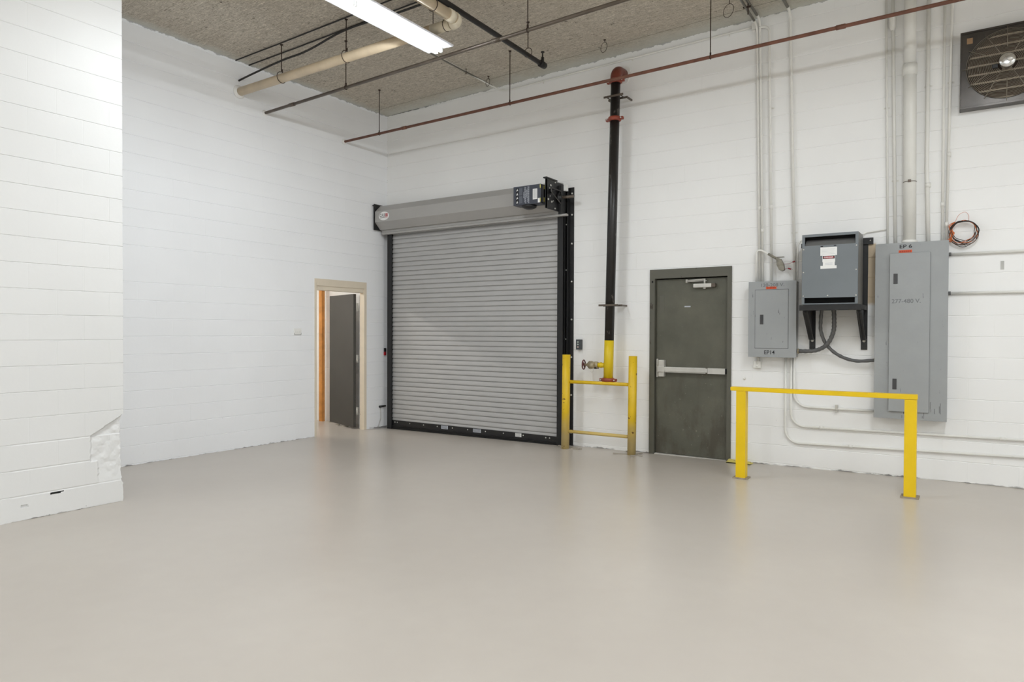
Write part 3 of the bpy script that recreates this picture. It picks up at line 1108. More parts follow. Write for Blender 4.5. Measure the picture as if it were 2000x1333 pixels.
# timber stud standing inside the storeroom
zs0 = floor_z(-1.3, -0.1)
m = MB().box(-1.440, -1.366, -0.150, -0.085, zs0, 2.8, 0.003)
o = m.build('timber_stud', M['wood'], origin=(-1.36, -0.09, zs0))
tag(o, 'upright orange pine stud just inside the storeroom doorway', 'stud')
bits = MB()
for (x, y, s) in ((-1.15, -0.13, 0.04), (-0.75, -0.35, 0.03), (-0.50, -0.42, 0.05)):
    bits.obox((x, y, floor_z(x, y) + 0.006), (1, 0.4, 0), (-0.4, 1, 0), (0, 0, 1), s, s * 0.4, 0.005)
o = bits.build('paint_flake', M['concrete_chip'], origin=(-0.8, -0.3, floor_z(-.8, -.3)))
tag(o, 'pale debris scraps on the floor at the storeroom threshold', 'debris', kind='stuff')

# ------------------------------------------------------------------ standpipe with valve
SX = lambda z: 3.992 + (z - 0.84) * 0.0215
SY = -0.215
sp = thing('standpipe', 'tall black vertical pipe with yellow lower end and red couplings on the back wall', 'pipe', (3.99, SY, 0.86))
R_ = 0.0585
m = MB().cyl((SX(1.352), SY, 1.352), (SX(4.55), SY, 4.55), R_, 24)
m.build('black_pipe', M['black_pipe'], sp)
m = MB().cyl((SX(0.86), SY, 0.86), (SX(1.352), SY, 1.352), R_ + 0.0008, 24)
m.build('yellow_pipe', M['yellow_std'], sp)
def grooved(z, name='coupling'):
    m = MB()
    cx = SX(z)
    m.lathe((cx, SY, z - 0.026), (0.0215, 0, 1), [(0, R_), (0.0, R_ + 0.012), (0.008, R_ + 0.022), (0.044, R_ + 0.022), (0.052, R_ + 0.012), (0.052, R_)], 26)
    for s in (-1, 1):
        m.box(cx + s * 0.085 - 0.030, cx + s * 0.085 + 0.030, SY - 0.022, SY + 0.022, z - 0.018, z + 0.018, 0.008)
    c_ = m.build(name, M['red_coupling'], sp)
    m = MB()
    for s in (-1, 1):
        m.cyl((cx + s * 0.092, SY - 0.036, z), (cx + s * 0.092, SY + 0.036, z), 0.008, 8)
    m.split('coupling_bolt', M['bolt'], c_)
grooved(4.085)
grooved(4.548)
m = MB()
grooved(0.858)
MB().lathe((SX(0.83), SY, 0.832), (0, 0, -1), [(0, R_), (0.008, R_ - 0.01), (0.01, 0)], 24).build('end_cap', M['red_coupling'], sp)
# elbow into the wall
ex = SX(4.6)
ea = [(ex, SY, 4.555), (ex, SY, 4.57)]
for k in range(1, 13):
    a = radians(90 * k / 12)
    ea.append((ex, SY + 0.11 * (1 - cos(a)), 4.58 + 0.11 * sin(a)))
ea.append((ex + 0.004, -0.001, 4.69))
m = MB().tube(ea, R_ + 0.008, 24)
m.build('wall_elbow', M['elbow'], sp)
# ragged mortar collar
m = MB()
pts = []
for k in range(28):
    a = 2 * pi * k / 28
    r = 0.098 + 0.026 * random.random()
    pts.append((ex + r * cos(a), 4.69 + r * sin(a)))
m.prism(pts, 1, -0.016, 0.0)
m.build('mortar_collar', M['wall_plain'], sp)
# riser clamps
for zz, name in ((4.352, 'riser_clamp'), (1.787, 'riser_clamp')):
    cx = SX(zz)
    m = MB()
    m.box(cx - 0.125, cx + 0.135, SY - R_ - 0.012, SY - R_ - 0.002, zz - 0.012, zz + 0.012, 0.002)
    m.box(cx - 0.125, cx + 0.135, SY + R_ + 0.002, SY + R_ + 0.010, zz - 0.012, zz + 0.012, 0.002)
    for s in (-1, 1):
        m.cyl((cx + s * 0.09, SY - R_ - 0.03, zz), (cx + s * 0.09, SY + R_ + 0.03, zz), 0.007, 8)
    for s in (-0.115, 0.125):
        m.box(cx + s - 0.008, cx + s + 0.008, SY + R_, -0.0005, zz - 0.010, zz + 0.010)
    m.build(name, M['grey_pipe'], sp)
# hose valve
vz = 1.040
m = MB().cyl((3.955, SY, vz), (3.845, SY - 0.01, vz), 0.031, 18)
m.lathe((3.90, SY, vz), (-1, 0, 0), [(0, 0.036), (0.02, 0.036)], 18)
m.build('valve_outlet', M['yellow_std'], sp)
m = MB()
m.lathe((3.86, SY - 0.01, vz), (-1, 0, 0), [(0, 0.036), (0.02, 0.044), (0.05, 0.044), (0.062, 0.040), (0.09, 0.050), (0.125, 0.050), (0.145, 0.030), (0.16, 0.016), (0.20, 0.014), (0.205, 0)], 22)
m.lathe((3.79, SY - 0.02, vz), (0.1, -1, 0), [(0, 0.045), (0.055, 0.043), (0.06, 0.034), (0.07, 0.034), (0.07, 0)], 20)
vb_ = m.build('valve_body', M['brass'], sp)
m = MB()
m.torus((3.655, SY - 0.012, vz), (1, 0.15, 0), 0.058, 0.008, 28, 8)
for k in range(4):
    a = 2 * pi * k / 4 + 0.5
    m.cyl((3.655, SY - 0.012, vz), (3.655, SY - 0.012 + 0.056 * cos(a), vz + 0.056 * sin(a)), 0.006, 8)
m.lathe((3.67, SY - 0.012, vz), (-1, 0, 0), [(0, 0.014), (0.03, 0.014), (0.03, 0)], 14)
m.build('handwheel', M['wheel'], sp)
m = MB().torus((3.795, SY - 0.06, vz - 0.062), (0.2, 1, 0), 0.026, 0.0022, 20, 6)
m.build('cap_chain', M['steel'], sp)
m = MB().box(3.82, 3.845, SY - 0.046, SY + 0.036, vz - 0.047, vz - 0.025)
m.build('valve_dark_block', M['black_duct'], vb_)  # dark block set against the underside of the valve body

# ------------------------------------------------------------------ bollard pair with rails
gb = thing('pipe_guard', 'yellow round-post guard with two thin rails in front of the standpipe', 'guard rail', (3.88, -0.29, floor_z(3.9, -.3)))
for (x, y) in ((3.442, -0.318), (4.332, -0.262)):
    z0 = floor_z(x, y)
    xt = x + 0.012
    m = MB().tube([(x, y, z0 - 0.005), (xt, y, 1.165)], 0.0515, 24)
    m.build('post', M['yellow_pipe'], gb)
    m = MB()
    for k in range(6):
        a = random.random() * 6.28
        l_ = 0.07 + 0.09 * random.random()
        m.obox((x + 0.075 * cos(a), y + 0.075 * sin(a), floor_z(x, y) + 0.004), (cos(a), sin(a), 0.02), (-sin(a), cos(a), 0), (0, 0, 1), l_, 0.014, 0.004)
    m.build('broken_grout', M['concrete_chip'], gb)
for z in (0.820, 0.185):
    m = MB().tube([(3.445, -0.318, z + 0.002), (4.33, -0.262, z - 0.004)], 0.0215, 16)
    m.build('rail', M['yellow_pipe'], gb)

# ------------------------------------------------------------------ square railing
gr = thing('square_post_railing', 'bright yellow railing of two square posts and a flat top rail below the panels', 'railing', (6.58, -0.99, 0))
for (x, y) in ((5.826, -0.925), (7.305, -0.958)):
    z0 = floor_z(x, y)
    MB().box(x - 0.047, x + 0.047, y - 0.047, y + 0.047, z0 + 0.010, 0.866, 0.003).build('post', M['yellow'], gr)
    MB().box(x - 0.072, x + 0.072, y - 0.072, y + 0.072, z0 - 0.002, z0 + 0.012, 0.002).build('base_plate', M['base_plate'], gr)
m = MB()
v = [m.bm.verts.new(p) for p in ((5.722, -0.975, 0.866), (7.357, -1.008, 0.868), (7.357, -0.912, 0.868), (5.722, -0.879, 0.866),
                                 (5.722, -0.975, 0.904), (7.357, -1.008, 0.912), (7.357, -0.912, 0.912), (5.722, -0.879, 0.904))]
for f in ((0, 1, 2, 3), (4, 5, 6, 7), (0, 1, 5, 4), (1, 2, 6, 5), (2, 3, 7, 6), (3, 0, 4, 7)):
    m.bm.faces.new([v[i] for i in f])
bmesh.ops.bevel(m.bm, geom=m.bm.edges[:], offset=0.003, segments=2, affect='EDGES')
m.build('top_rail', M['yellow'], gr)
# yellow kerb stub beside the exit door
z0 = floor_z(5.6, -0.1)
m = MB().prism([(5.44, z0), (5.71, z0), (5.71, z0 + 0.035), (5.47, z0 + 0.045)], 1, -0.155, -0.125)
m.prism([(5.44, z0), (5.71, z0), (5.71, z0 + 0.010), (5.44, z0 + 0.010)], 1, -0.155, -0.03)
o = m.build('floor_angle', worn('pale_yellow_paint', (214, 200, 110), (150, 136, 100), thr=0.6, cscale=18), origin=(5.58, -0.1, z0))
tag(o, 'short faded yellow angle iron on the floor at the exit door jamb', 'angle iron')

# ------------------------------------------------------------------ panels
def latch(m, x, y, z0, z1, w=0.034):
    m.box(x - w / 2, x + w / 2, y - 0.004, y, z0, z1, 0.001)

# EP14
ep14 = thing('electrical_panel', 'small grey electrical panel marked EP14 beside the exit door', 'electrical panel', (5.93, 0, 1.187))
D = 0.150
m = MB().box(5.684, 6.172, -D + 0.002, -0.001, 1.190, 2.012, 0.002)
m.build('cabinet', M['panel'], ep14)
m = MB().box(5.678, 6.180, -D - 0.004, -D + 0.002, 1.185, 2.018, 0.0015)
m.build('cover', M['panel'], ep14)
m = MB().box(5.752, 6.098, -D - 0.009, -D - 0.004, 1.285, 1.925, 0.001)
dr = m.build('panel_door', M['panel'], ep14)
m = MB()
e = 0.0016
for (a, b, c_, d_) in ((5.750, 5.752, 1.283, 1.927), (6.098, 6.100, 1.283, 1.927), (5.750, 6.1, 1.283, 1.285), (5.750, 6.1, 1.925, 1.927)):
    m.box(a - e, b + e, -D - 0.0048, -D - 0.0042, c_ - e, d_ + e)
m.build('door_gap', M['latch'], ep14)
m = MB()
latch(m, 5.823, -D - 0.009, 1.545, 1.652, 0.036)
m.build('latch', M['latch'], dr)
text('EP14', (5.905, -D - 0.0045, 1.236), 0.060, M['ink'], ep14, 'marker_lettering', sx=0.95)
text('120-208 V.', (5.93, -D - 0.0045, 1.975), 0.050, M['pencil'], ep14, 'pencil_lettering', sx=1.15)
MB().box(5.865, 5.975, -D - 0.0058, -D - 0.004, 1.932, 1.958).build('orange_label', M['orange'], ep14)
m = MB()
for k in range(6):
    m.box(5.874 + k * 0.016, 5.885 + k * 0.016, -D - 0.0064, -D - 0.0057, 1.938, 1.952)
m.build('label_print', M['orange_ink'], ep14)

# EP6
ep6 = thing('electrical_panel', 'tall scuffed grey electrical panel marked EP6', 'electrical panel', (7.24, 0, 0.6))
m = MB().box(6.937, 7.548, -D + 0.004, -0.001, 0.605, 2.345, 0.002)
m.build('cabinet', M['panel_ep6'], ep6)
m = MB()
m.box(6.929, 7.556, -D - 0.004, -D + 0.004, 0.598, 2.352, 0.002)
m.build('cover', M['panel_ep6'], ep6)
# door ajar by a few degrees, hinged on its right edge
hx, ang = 7.405, radians(2.6)
dvx = Vector((-cos(ang), -sin(ang), 0))
dnx = Vector((dvx.y, -dvx.x, 0))
if dnx.y > 0:
    dnx = -dnx
wd = 0.345
cc = Vector((hx, -D - 0.006, 0)) + dvx * (wd / 2) + dnx * 0.004
cc.z = (0.675 + 2.245) / 2
m = MB().obox(cc, dvx, dnx, (0, 0, 1), wd / 2, 0.004, (2.245 - 0.675) / 2, 0.001)
dr6 = m.build('panel_door', M['panel_ep6'], ep6)
MB().box(7.404, 7.4065, -D - 0.012, -D - 0.004, 0.675, 2.245).build('door_gap', M['latch'], ep6)
for (za, zb2) in ((1.945, 2.045), (0.895, 1.000)):
    q = Vector((hx, -D - 0.006, 0)) + dvx * 0.293 + dnx * 0.010
    m = MB().obox((q.x, q.y, (za + zb2) / 2), dvx, dnx, (0, 0, 1), 0.018, 0.003, (zb2 - za) / 2, 0.001)
    m.build('latch', M['latch'], dr6)
text('EP 6', (7.195, -D - 0.0045, 2.312), 0.050, M['ink'], ep6, 'marker_lettering', sx=1.25)
MB().box(7.135, 7.250, -D - 0.0058, -D - 0.004, 2.252, 2.278).build('orange_label', M['orange'], ep6)
m = MB()
for k in range(6):
    m.box(7.143 + k * 0.017, 7.154 + k * 0.017, -D - 0.0064, -D - 0.0057, 2.258, 2.272)
m.build('label_print', M['orange_ink'], ep6)
tt = text('277-480 V.', (7.205, -D - 0.0230, 1.770), 0.058, M['pencil'], ep6, 'pencil_lettering', sx=0.98)
tt.rotation_euler = (pi / 2, 0, ang)
# scrape marks along the foot of the cover
m = MB()
for k in range(16):
    x = 7.16 + 0.30 * random.random()
    z = 0.61 + 0.12 * random.random()
    if x < 7.41 and z > 0.66:
        x += 0.22
        x = min(x, 7.50)
    m.box(x, x + 0.003, -D - 0.0046, -D - 0.0038, z, z + 0.02 + 0.05 * random.random())
m.build('scratches', M['latch'], ep6)

# transformer on brackets
tf = thing('transformer', 'boxy blue-grey transformer with a danger label on a black wall shelf', 'transformer', (6.55, -0.24, 1.75))
TX0, TX1, TY0, TY1, TZ0, TZ1 = 6.284, 6.806, -0.42, -0.065, 1.745, 2.462
m = MB()
m.box(TX0, TX1, TY0 + 0.012, TY1, TZ1 - 0.008, TZ1)                       # top
m.box(TX1 - 0.012, TX1, TY0 + 0.012, TY1, TZ0, TZ1 - 0.008)
m.box(TX0, TX0 + 0.012, TY0 + 0.012, TY1, TZ0, TZ1 - 0.008)
m.box(TX0 + 0.012, TX1 - 0.012, TY1 - 0.008, TY1, TZ0, TZ1 - 0.008)
m.box(TX0 + 0.012, TX1 - 0.012, TY0 + 0.02, TY1 - 0.008, TZ0, TZ0 + 0.008)
m.build('enclosure', M['xfmr_side'], tf)
m = MB()
m.box(TX0, TX1, TY0, TY0 + 0.012, TZ1 - 0.026, TZ1, 0.001)                 # top lip
m.box(TX0, TX0 + 0.026, TY0, TY0 + 0.012, TZ0, TZ1 - 0.026, 0.001)
m.box(TX1 - 0.026, TX1, TY0, TY0 + 0.012, TZ0, TZ1 - 0.026, 0.001)
m.box(TX0 + 0.026, TX1 - 0.026, TY0, TY0 + 0.012, TZ0, TZ0 + 0.012)
m.build('front_frame', M['xfmr'], tf)
m = MB()
m.prism([(TY0 + 0.002, 2.345), (TY0 + 0.002, 2.338), (TY0 + 0.085, 2.405), (TY0 + 0.085, 2.412)], 0, TX0 + 0.028, TX1 - 0.028)
m.build('vent_hood', M['xfmr_side'], tf)
m = MB().box(TX0 + 0.012, TX1 - 0.012, TY0 + 0.10, TY0 + 0.104, TZ0 + 0.01, TZ1 - 0.01)
m.build('vent_dark_sheet', M['recess'], tf)  # near-black sheet painted as the darkness inside the vent openings
fc = MB().box(TX0 + 0.004, TX1 - 0.004, TY0 - 0.005, TY0 + 0.001, 1.812, 2.345, 0.001).build('front_cover', M['xfmr'], tf)
m = MB()
for (x, z) in ((TX0 + 0.016, 2.31), (TX1 - 0.016, 2.325), (TX0 + 0.016, 2.075), (TX1 - 0.016, 2.085), (TX0 + 0.016, 1.832), (6.53, 1.832), (TX1 - 0.016, 1.830)):
    m.lathe((x, TY0 - 0.005, z), (0, -1, 0), [(0, 0.0075), (0.003, 0.007), (0.004, 0)], 10)
m.split('screw', M['bolt'], fc)
yl = TY0 - 0.0062
m = MB().box(6.460, 6.615, yl, TY0 - 0.005, 2.238, 2.322)
m.box(6.480, 6.598, yl, TY0 - 0.005, 2.172, 2.238)
m.box(6.485, 6.594, yl, TY0 - 0.005, 2.135, 2.172)
m.box(6.462, 6.612, yl, TY0 - 0.005, 2.105, 2.135)
lb = m.build('danger_label', M['white'], fc)
m = MB().box(6.484, 6.594, yl - 0.0006, yl, 2.204, 2.234)
m.build('danger_box', M['ink'], fc)
m = MB()
m.prism([(6.539 + 0.052 * cos(a), 2.219 + 0.0125 * sin(a)) for a in [2 * pi * k / 28 for k in range(28)]], 1, yl - 0.0011, yl - 0.0006)
m.build('danger_oval', M['red'], fc)
text('DANGER', (6.539, yl - 0.0012, 2.219), 0.021, M['white'], fc, 'danger_lettering', sx=1.0)
m = MB()
for k in range(5):
    m.box(6.472, 6.600 - 0.01 * (k % 2), yl - 0.0004, yl, 2.305 - k * 0.013, 2.3065 - k * 0.013)
for k in range(3):
    m.box(6.505, 6.575, yl - 0.0004, yl, 2.160 - k * 0.009, 2.162 - k * 0.009)
m.split('fine_print', M['print'], fc)
m = MB().box(6.462, 6.485, yl, TY0 - 0.005, 2.326, 2.337)
m.box(6.585, 6.608, yl, TY0 - 0.005, 2.330, 2.339)
m.split('nameplate_edge', M['ink'], fc)
# shelf and brackets
m = MB()
m.box(6.268, 6.842, -0.455, -0.425, 1.682, 1.738, 0.004)
m.box(6.300, 6.815, -0.425, -0.05, 1.715, 1.744)
m.box(6.268, 6.30, -0.43, -0.02, 1.690, 1.738)
m.box(6.82, 6.842, -0.43, -0.02, 1.690, 1.738)
m.build('shelf', M['black'], tf)
for x in (6.318, 6.818):
    m = MB()
    m.box(x - 0.030, x + 0.030, -0.012, -0.001, 1.28, 2.40 if x > 6.5 else 1.74, 0.001)
    m.prism([(-0.40, 1.690), (-0.02, 1.690), (-0.02, 1.38), (-0.07, 1.38), (-0.40, 1.66)], 0, x - 0.006, x + 0.002)
    m.prism([(-0.40, 1.69), (-0.40, 1.66), (-0.07, 1.38), (-0.02, 1.38), (-0.02, 1.392), (-0.066, 1.392)], 0, x - 0.026, x + 0.022)
    br = m.build('wall_bracket', M['black'], tf)
    MB().lathe((x, -0.012, 1.372), (0, -1, 0), [(0, 0.016), (0.005, 0.016), (0.012, 0.007), (0.012, 0)], 12).build('anchor_bolt', M['bolt'], br)
m = MB().box(6.80, 6.895, -0.03, -0.001, 2.372, 2.440, 0.002)
m.build('top_tab', M['black'], tf)
MB().lathe((6.868, -0.03, 2.41), (0, -1, 0), [(0, 0.007), (0.004, 0.006), (0.004, 0)], 8).build('tab_screw', M['bolt'], tf)
MB().box(6.272, 6.284, -0.40, -0.36, 2.33, 2.375).build('side_lug', M['black'], tf)

# flexible conduits under the transformer
def flex(pts, r, label, ribs):
    pth = smooth_path(pts, 26)
    n = len(pth)
    m = MB().tube(pth, r, 14, rf=lambda t: r * (1 + (0.07 * sin(t * ribs))))
    c0 = pts[0]
    root = thing('flexible_conduit', label, 'conduit', c0)
    m.build('flex_hose', M['flex'], root)
    for a, b in ((pth[0], pth[3]), (pth[-4], pth[-1])):
        m = MB().cyl(a, b, r * 1.25, 12)
        m.build('connector', M['brass'], root)
flex([(6.555, -0.22, 1.745), (6.560, -0.20, 1.60), (6.548, -0.17, 1.46), (6.48, -0.13, 1.33), (6.36, -0.10, 1.265), (6.185, -0.08, 1.255)], 0.0215,
     'thick grey flexible conduit curving from the transformer to the EP14 panel', 700)
flex([(6.445, -0.20, 1.745), (6.428, -0.17, 1.60), (6.425, -0.14, 1.47), (6.475, -0.11, 1.33), (6.59, -0.09, 1.22), (6.75, -0.08, 1.165), (6.937, -0.08, 1.178)], 0.0175,
     'thinner ribbed flexible conduit sagging from the transformer to the EP6 panel', 900)

# ------------------------------------------------------------------ conduits on the back wall
def conduit(pts, r, label, R=0.12, couplings=(), straps=(), group=None, mat='conduit', raw=None):
    root = thing('conduit', label, 'conduit', pts[0], group)
    pth = bend_path(pts, R) if len(pts) > 2 else pts
    MB().tube(pth, r, 12).build('pipe_run', M[mat], root)
    if raw:
        MB().tube(bend_path(raw, R) if len(raw) > 2 else raw, r * 1.04, 12).build('bare_pipe', M['raw_conduit'], root)
    for (p, d) in couplings:
        p = Vector(p)
        d = Vector(d).normalized()
        MB().cyl(p - d * 0.022, p + d * 0.022, r * 1.35, 12).build('coupling', M[mat], root)
    for (p, d) in straps:
        x, y, z = p
        if d == 'v':
            m = MB().box(x - r - 0.016, x + r + 0.016, -0.004, 0, z - 0.008, z + 0.008)
            m.torus((x, y, z), (0, 0, 1), r + 0.002, 0.003, 16, 6)
        else:
            m = MB().box(x - 0.008, x + 0.008, -0.004, 0, z - r - 0.016, z + r + 0.016)
            m.torus((x, y, z), (1, 0, 0), r + 0.002, 0.003, 16, 6)
        m.build('strap', M[mat], root)
    return root
UP = (0, 0, 1)
cz = ceil_z
# vertical runs above EP14
conduit([(5.715, -1.6, 4.955), (5.715, -0.028, 4.900), (5.765, -0.028, 2.012)], 0.0125, 'thin white conduit dropping to EP14, first beside the exit door', 0.10,
        couplings=[((5.755, -0.028, 2.85), UP)], straps=[((5.745, -0.026, 3.6), 'v')], raw=[(5.715, -1.6, 4.955), (5.715, -0.16, 4.905)])
conduit([(5.745, -1.6, cz(5.7) - 0.03), (5.745, -0.028, cz(5.7) - 0.035), (5.800, -0.028, 2.012)], 0.014, 'white conduit dropping to EP14, close against its thinner twin', 0.10,
        couplings=[((5.79, -0.028, 2.6), UP)], raw=[(5.745, -1.6, cz(5.7) - 0.03), (5.745, -0.16, cz(5.7) - 0.035)])
conduit([(5.735, -0.034, 4.868), (5.847, -0.034, 4.868), (5.897, -0.030, 2.012)], 0.014, 'white conduit with a hooked top dropping to EP14', 0.075,
        couplings=[((5.885, -0.028, 2.85), UP)], straps=[((5.872, -0.026, 3.95), 'v')])
conduit([(6.065, -1.6, cz(6.1) - 0.03), (6.065, -0.028, cz(6.1) - 0.035), (6.138, -0.028, 2.012)], 0.0155, 'white conduit dropping behind the panel corner beside the transformer', 0.10,
        straps=[((6.124, -0.026, 2.55), 'v')], raw=[(6.065, -1.6, cz(6.1) - 0.03), (6.065, -0.16, cz(6.1) - 0.035)])
# runs above EP6
conduit([(6.988, -0.022, cz(7) - 0.0), (7.027, -0.022, 2.345)], 0.011, 'thin white conduit rising from the EP6 panel corner', straps=[((7.003, -0.02, 3.75), 'v')])
c_ = conduit([(7.046, -0.028, cz(7)), (7.096, -0.028, 2.345)], 0.0155, 'white conduit with a wide top fitting above the EP6 panel', straps=[((7.084, -0.026, 3.0), 'v')])
MB().lathe((7.05, -0.032, 4.52), UP, [(0, 0.018), (0.03, 0.030), (0.11, 0.032), (0.16, 0.030), (0.17, 0.018)], 16).build('top_fitting', M['conduit'], c_)
root = thing('conduit', 'fat white painted conduit rising from the middle of the EP6 panel', 'conduit', (7.22, -0.075, 2.35))
MB().tube([(7.208, -0.075, cz(7.2)), (7.210, -0.075, 4.12)], 0.054, 24).build('pipe_run', M['conduit'], root)
MB().tube([(7.210, -0.075, 4.13), (7.215, -0.075, 3.7), (7.223, -0.075, 2.345)], 0.0565, 24).build('pipe_run', M['conduit'], root)
MB().lathe((7.2095, -0.075, 4.02), UP, [(0, 0.056), (0.0, 0.064), (0.11, 0.064), (0.11, 0.054)], 24).build('coupling', M['conduit'], root)
MB().lathe((7.223, -0.075, 2.347), UP, [(0, 0.070), (0.03, 0.070), (0.035, 0.058)], 20).build('lock_nut', M['conduit'], root)
m = MB().torus((7.219, -0.075, 2.96), UP, 0.058, 0.003, 24, 6)
m.box(7.205, 7.233, -0.142, -0.128, 2.95, 2.975)
m.build('strap', M['grey_pipe'], root)
conduit([(7.362, -0.032, cz(7.3)), (7.362, -0.032, 3.1), (7.380, -0.032, 2.345)], 0.0185, 'medium white conduit beside the fat one above EP6', 0.2, couplings=[((7.372, -0.032, 2.92), UP)], straps=[((7.364, -0.03, 3.9), 'v')])
conduit([(7.497, -0.024, cz(7.5)), (7.497, -0.024, 2.345)], 0.0125, 'slim white conduit at the outer end of EP6, inner of a pair', couplings=[((7.497, -0.024, 2.72), UP)])
conduit([(7.66, -0.30, cz(7.6) - 0.03), (7.56, -0.024, 4.72), (7.530, -0.024, 2.345)], 0.0125, 'slim white conduit bent at the roof above EP6, outer of a pair', 0.06, couplings=[((7.545, -0.024, 3.2), UP), ((7.532, -0.024, 2.52), UP)], straps=[((7.553, -0.022, 3.9), 'v')])
# low runs
conduit([(6.048, -0.020, 1.19), (6.051, -0.020, 0.245), (9.0, -0.020, 0.325)], 0.0125, 'lowest of the white conduits turning along the wall near the floor', 0.14,
        couplings=[((6.70, -0.020, 0.262), (1, 0, 0))])
conduit([(6.106, -0.020, 1.19), (6.108, -0.020, 0.432), (9.0, -0.020, 0.472)], 0.0125, 'middle of the three white conduits bending along the wall below EP14', 0.14,
        couplings=[((6.42, -0.020, 0.436), (1, 0, 0)), ((8.0, -0.020, 0.458), (1, 0, 0))])
c_ = conduit([(6.138, -0.020, 1.19), (6.139, -0.020, 0.650), (6.937, -0.020, 0.650)], 0.0125, 'upper short white conduit linking EP14 with the foot of EP6', 0.14)
m = MB().box(6.552, 6.578, -0.036, 0, 0.612, 0.690, 0.003)
m.lathe((6.565, -0.036, 0.640), (0, -1, 0), [(0, 0.010), (0.01, 0.008), (0.01, 0)], 10)
m.build('beam_clamp', M['steel'], c_)
for z, lab in ((2.226, 'upper white conduit running sideways from the edge of EP6'), (1.846, 'lower white conduit running sideways from the edge of EP6')):
    c_ = conduit([(7.548, -0.024, z), (9.0, -0.024, z - 0.004)], 0.0125, lab)
    MB().cyl((7.549, -0.024, z), (7.572, -0.024, z), 0.018, 12).build('lock_nut', M['flex'], c_)
# small conduit stub beside transformer top
conduit([(6.80, -0.05, 2.475), (6.83, -0.018, 2.495), (7.02, -0.018, 2.515)], 0.006, 'thin bare wire conduit between the transformer top and the EP6 conduits', 0.02)
conduit([(6.165, -0.04, 2.012), (6.165, -0.03, 2.40), (6.19, -0.03, 2.455), (6.284, -0.07, 2.455)], 0.007, 'thin white lead looping from EP14 to the transformer corner', 0.02)
# conduit along the wall just under the deck
c_ = conduit([(2.19, -1.9, cz(2.2) - 0.03), (2.19, -0.022, 4.862), (2.30, -0.022, 4.830), (5.68, -0.022, 4.895)], 0.011, 'thin conduit crossing the deck then following the top of the back wall', 0.03,
        straps=[((2.9, -0.02, 4.842), 'h'), ((4.2, -0.02, 4.866), 'h'), ((5.40, -0.02, 4.889), 'h')])
MB().tube([(2.19, -2.9, cz(2.19) - 0.032), (2.19, -0.20, 4.868)], 0.0115, 10).build('bare_pipe', M['raw_conduit'], c_)
m = MB().box(5.66, 5.72, -0.05, 0, 4.86, 4.93, 0.004)
m.cyl((5.69, -0.06, 4.83), (5.69, -0.02, 4.86), 0.012, 8)
m.build('junction_fitting', M['conduit'], c_)

# goose-neck stub with open junction box above EP14
jb = thing('junction_box', 'small open grey junction box hanging on a bent conduit above EP14', 'junction box', (5.74, -0.06, 2.01))
gp = bend_path([(5.737, -0.055, 2.012), (5.737, -0.055, 2.375), (5.79, -0.060, 2.372), (5.955, -0.075, 2.270)], 0.028, 6)
MB().tube(gp, 0.0115, 12).build('bent_conduit', M['conduit'], jb)
MB().cyl((5.865, -0.067, 2.327), (5.96, -0.076, 2.268), 0.0135, 12).build('bare_sleeve', M['jbox'], jb)
m = MB().prism([(5.955, 2.285), (6.005, 2.262), (6.035, 2.20), (6.042, 2.140), (6.015, 2.128), (5.985, 2.145), (5.962, 2.20)], 1, -0.105, -0.055)
m.box(5.955, 6.035, -0.098, -0.06, 2.280, 2.287)
m.build('box_body', M['jbox'], jb)
m = MB().tube(smooth_path([(6.03, -0.08, 2.205), (6.08, -0.07, 2.208), (6.125, -0.065, 2.225)], 6), 0.0018, 6)
m.tube(smooth_path([(6.04, -0.08, 2.150), (6.08, -0.07, 2.158), (6.12, -0.065, 2.145)], 6), 0.0018, 6)
m.cyl((6.118, -0.065, 2.225), (6.145, -0.062, 2.230), 0.007, 8)
m.cyl((6.075, -0.07, 2.158), (6.105, -0.066, 2.148), 0.007, 8)
m.build('wire_tail', M['redwire'], jb)

# small outlet under EP14
ob2 = thing('outlet_box', 'small white painted outlet box under the EP14 panel', 'outlet', (5.738, 0, 1.10))
MB().box(5.705, 5.790, -0.045, 0, 1.055, 1.135, 0.004).build('box_body', M['conduit'], ob2)
MB().box(5.708, 5.787, -0.049, -0.045, 1.058, 1.132, 0.003).build('cover_plate', M['conduit'], ob2)
m = MB()
for z in (1.078, 1.112):
    m.lathe((5.748, -0.049, z), (0, -1, 0), [(0, 0.013), (0.003, 0.012), (0.003, 0)], 14)
m.split('socket_face', M['conduit'], ob2)
MB().cyl((5.755, -0.022, 1.13), (5.755, -0.022, 1.19), 0.012, 12).build('nipple', M['conduit'], ob2)
# little bump on the wall
o = MB().lathe((5.60, 0, 0.93), (0, -1, 0), [(0, 0.016), (0.01, 0.013), (0.016, 0.0)], 12).build('wall_anchor', M['conduit'], origin=(5.6, 0, 0.93))
tag(o, 'tiny painted-over anchor plug on the wall near the exit door', 'anchor')

# white painted box on the left wall
ob3 = thing('wall_switch', 'white painted switch plate on the left block wall before the open door', 'switch', (0, -1.75, 1.405))
MB().box(0, 0.010, -1.812, -1.688, 1.400, 1.490, 0.002).build('cover_plate', M['wall_plain'], ob3)
m = MB()
for yy in (-1.785, -1.75, -1.715):
    m.box(0.010, 0.018, yy - 0.006, yy + 0.006, 1.432, 1.458, 0.001)
m.split('toggle', M['wall_plain'], ob3)
m = MB().box(0.0098, 0.0108, -1.808, -1.692, 1.404, 1.408)
m.box(0.0098, 0.0108, -1.808, -1.804, 1.404, 1.43)
m.box(0.0098, 0.0108, -1.696, -1.692, 1.404, 1.43)
m.build('plate_shadow_strip', M['flex'], ob3)  # solid grey strips painted as a shadow line round the plate

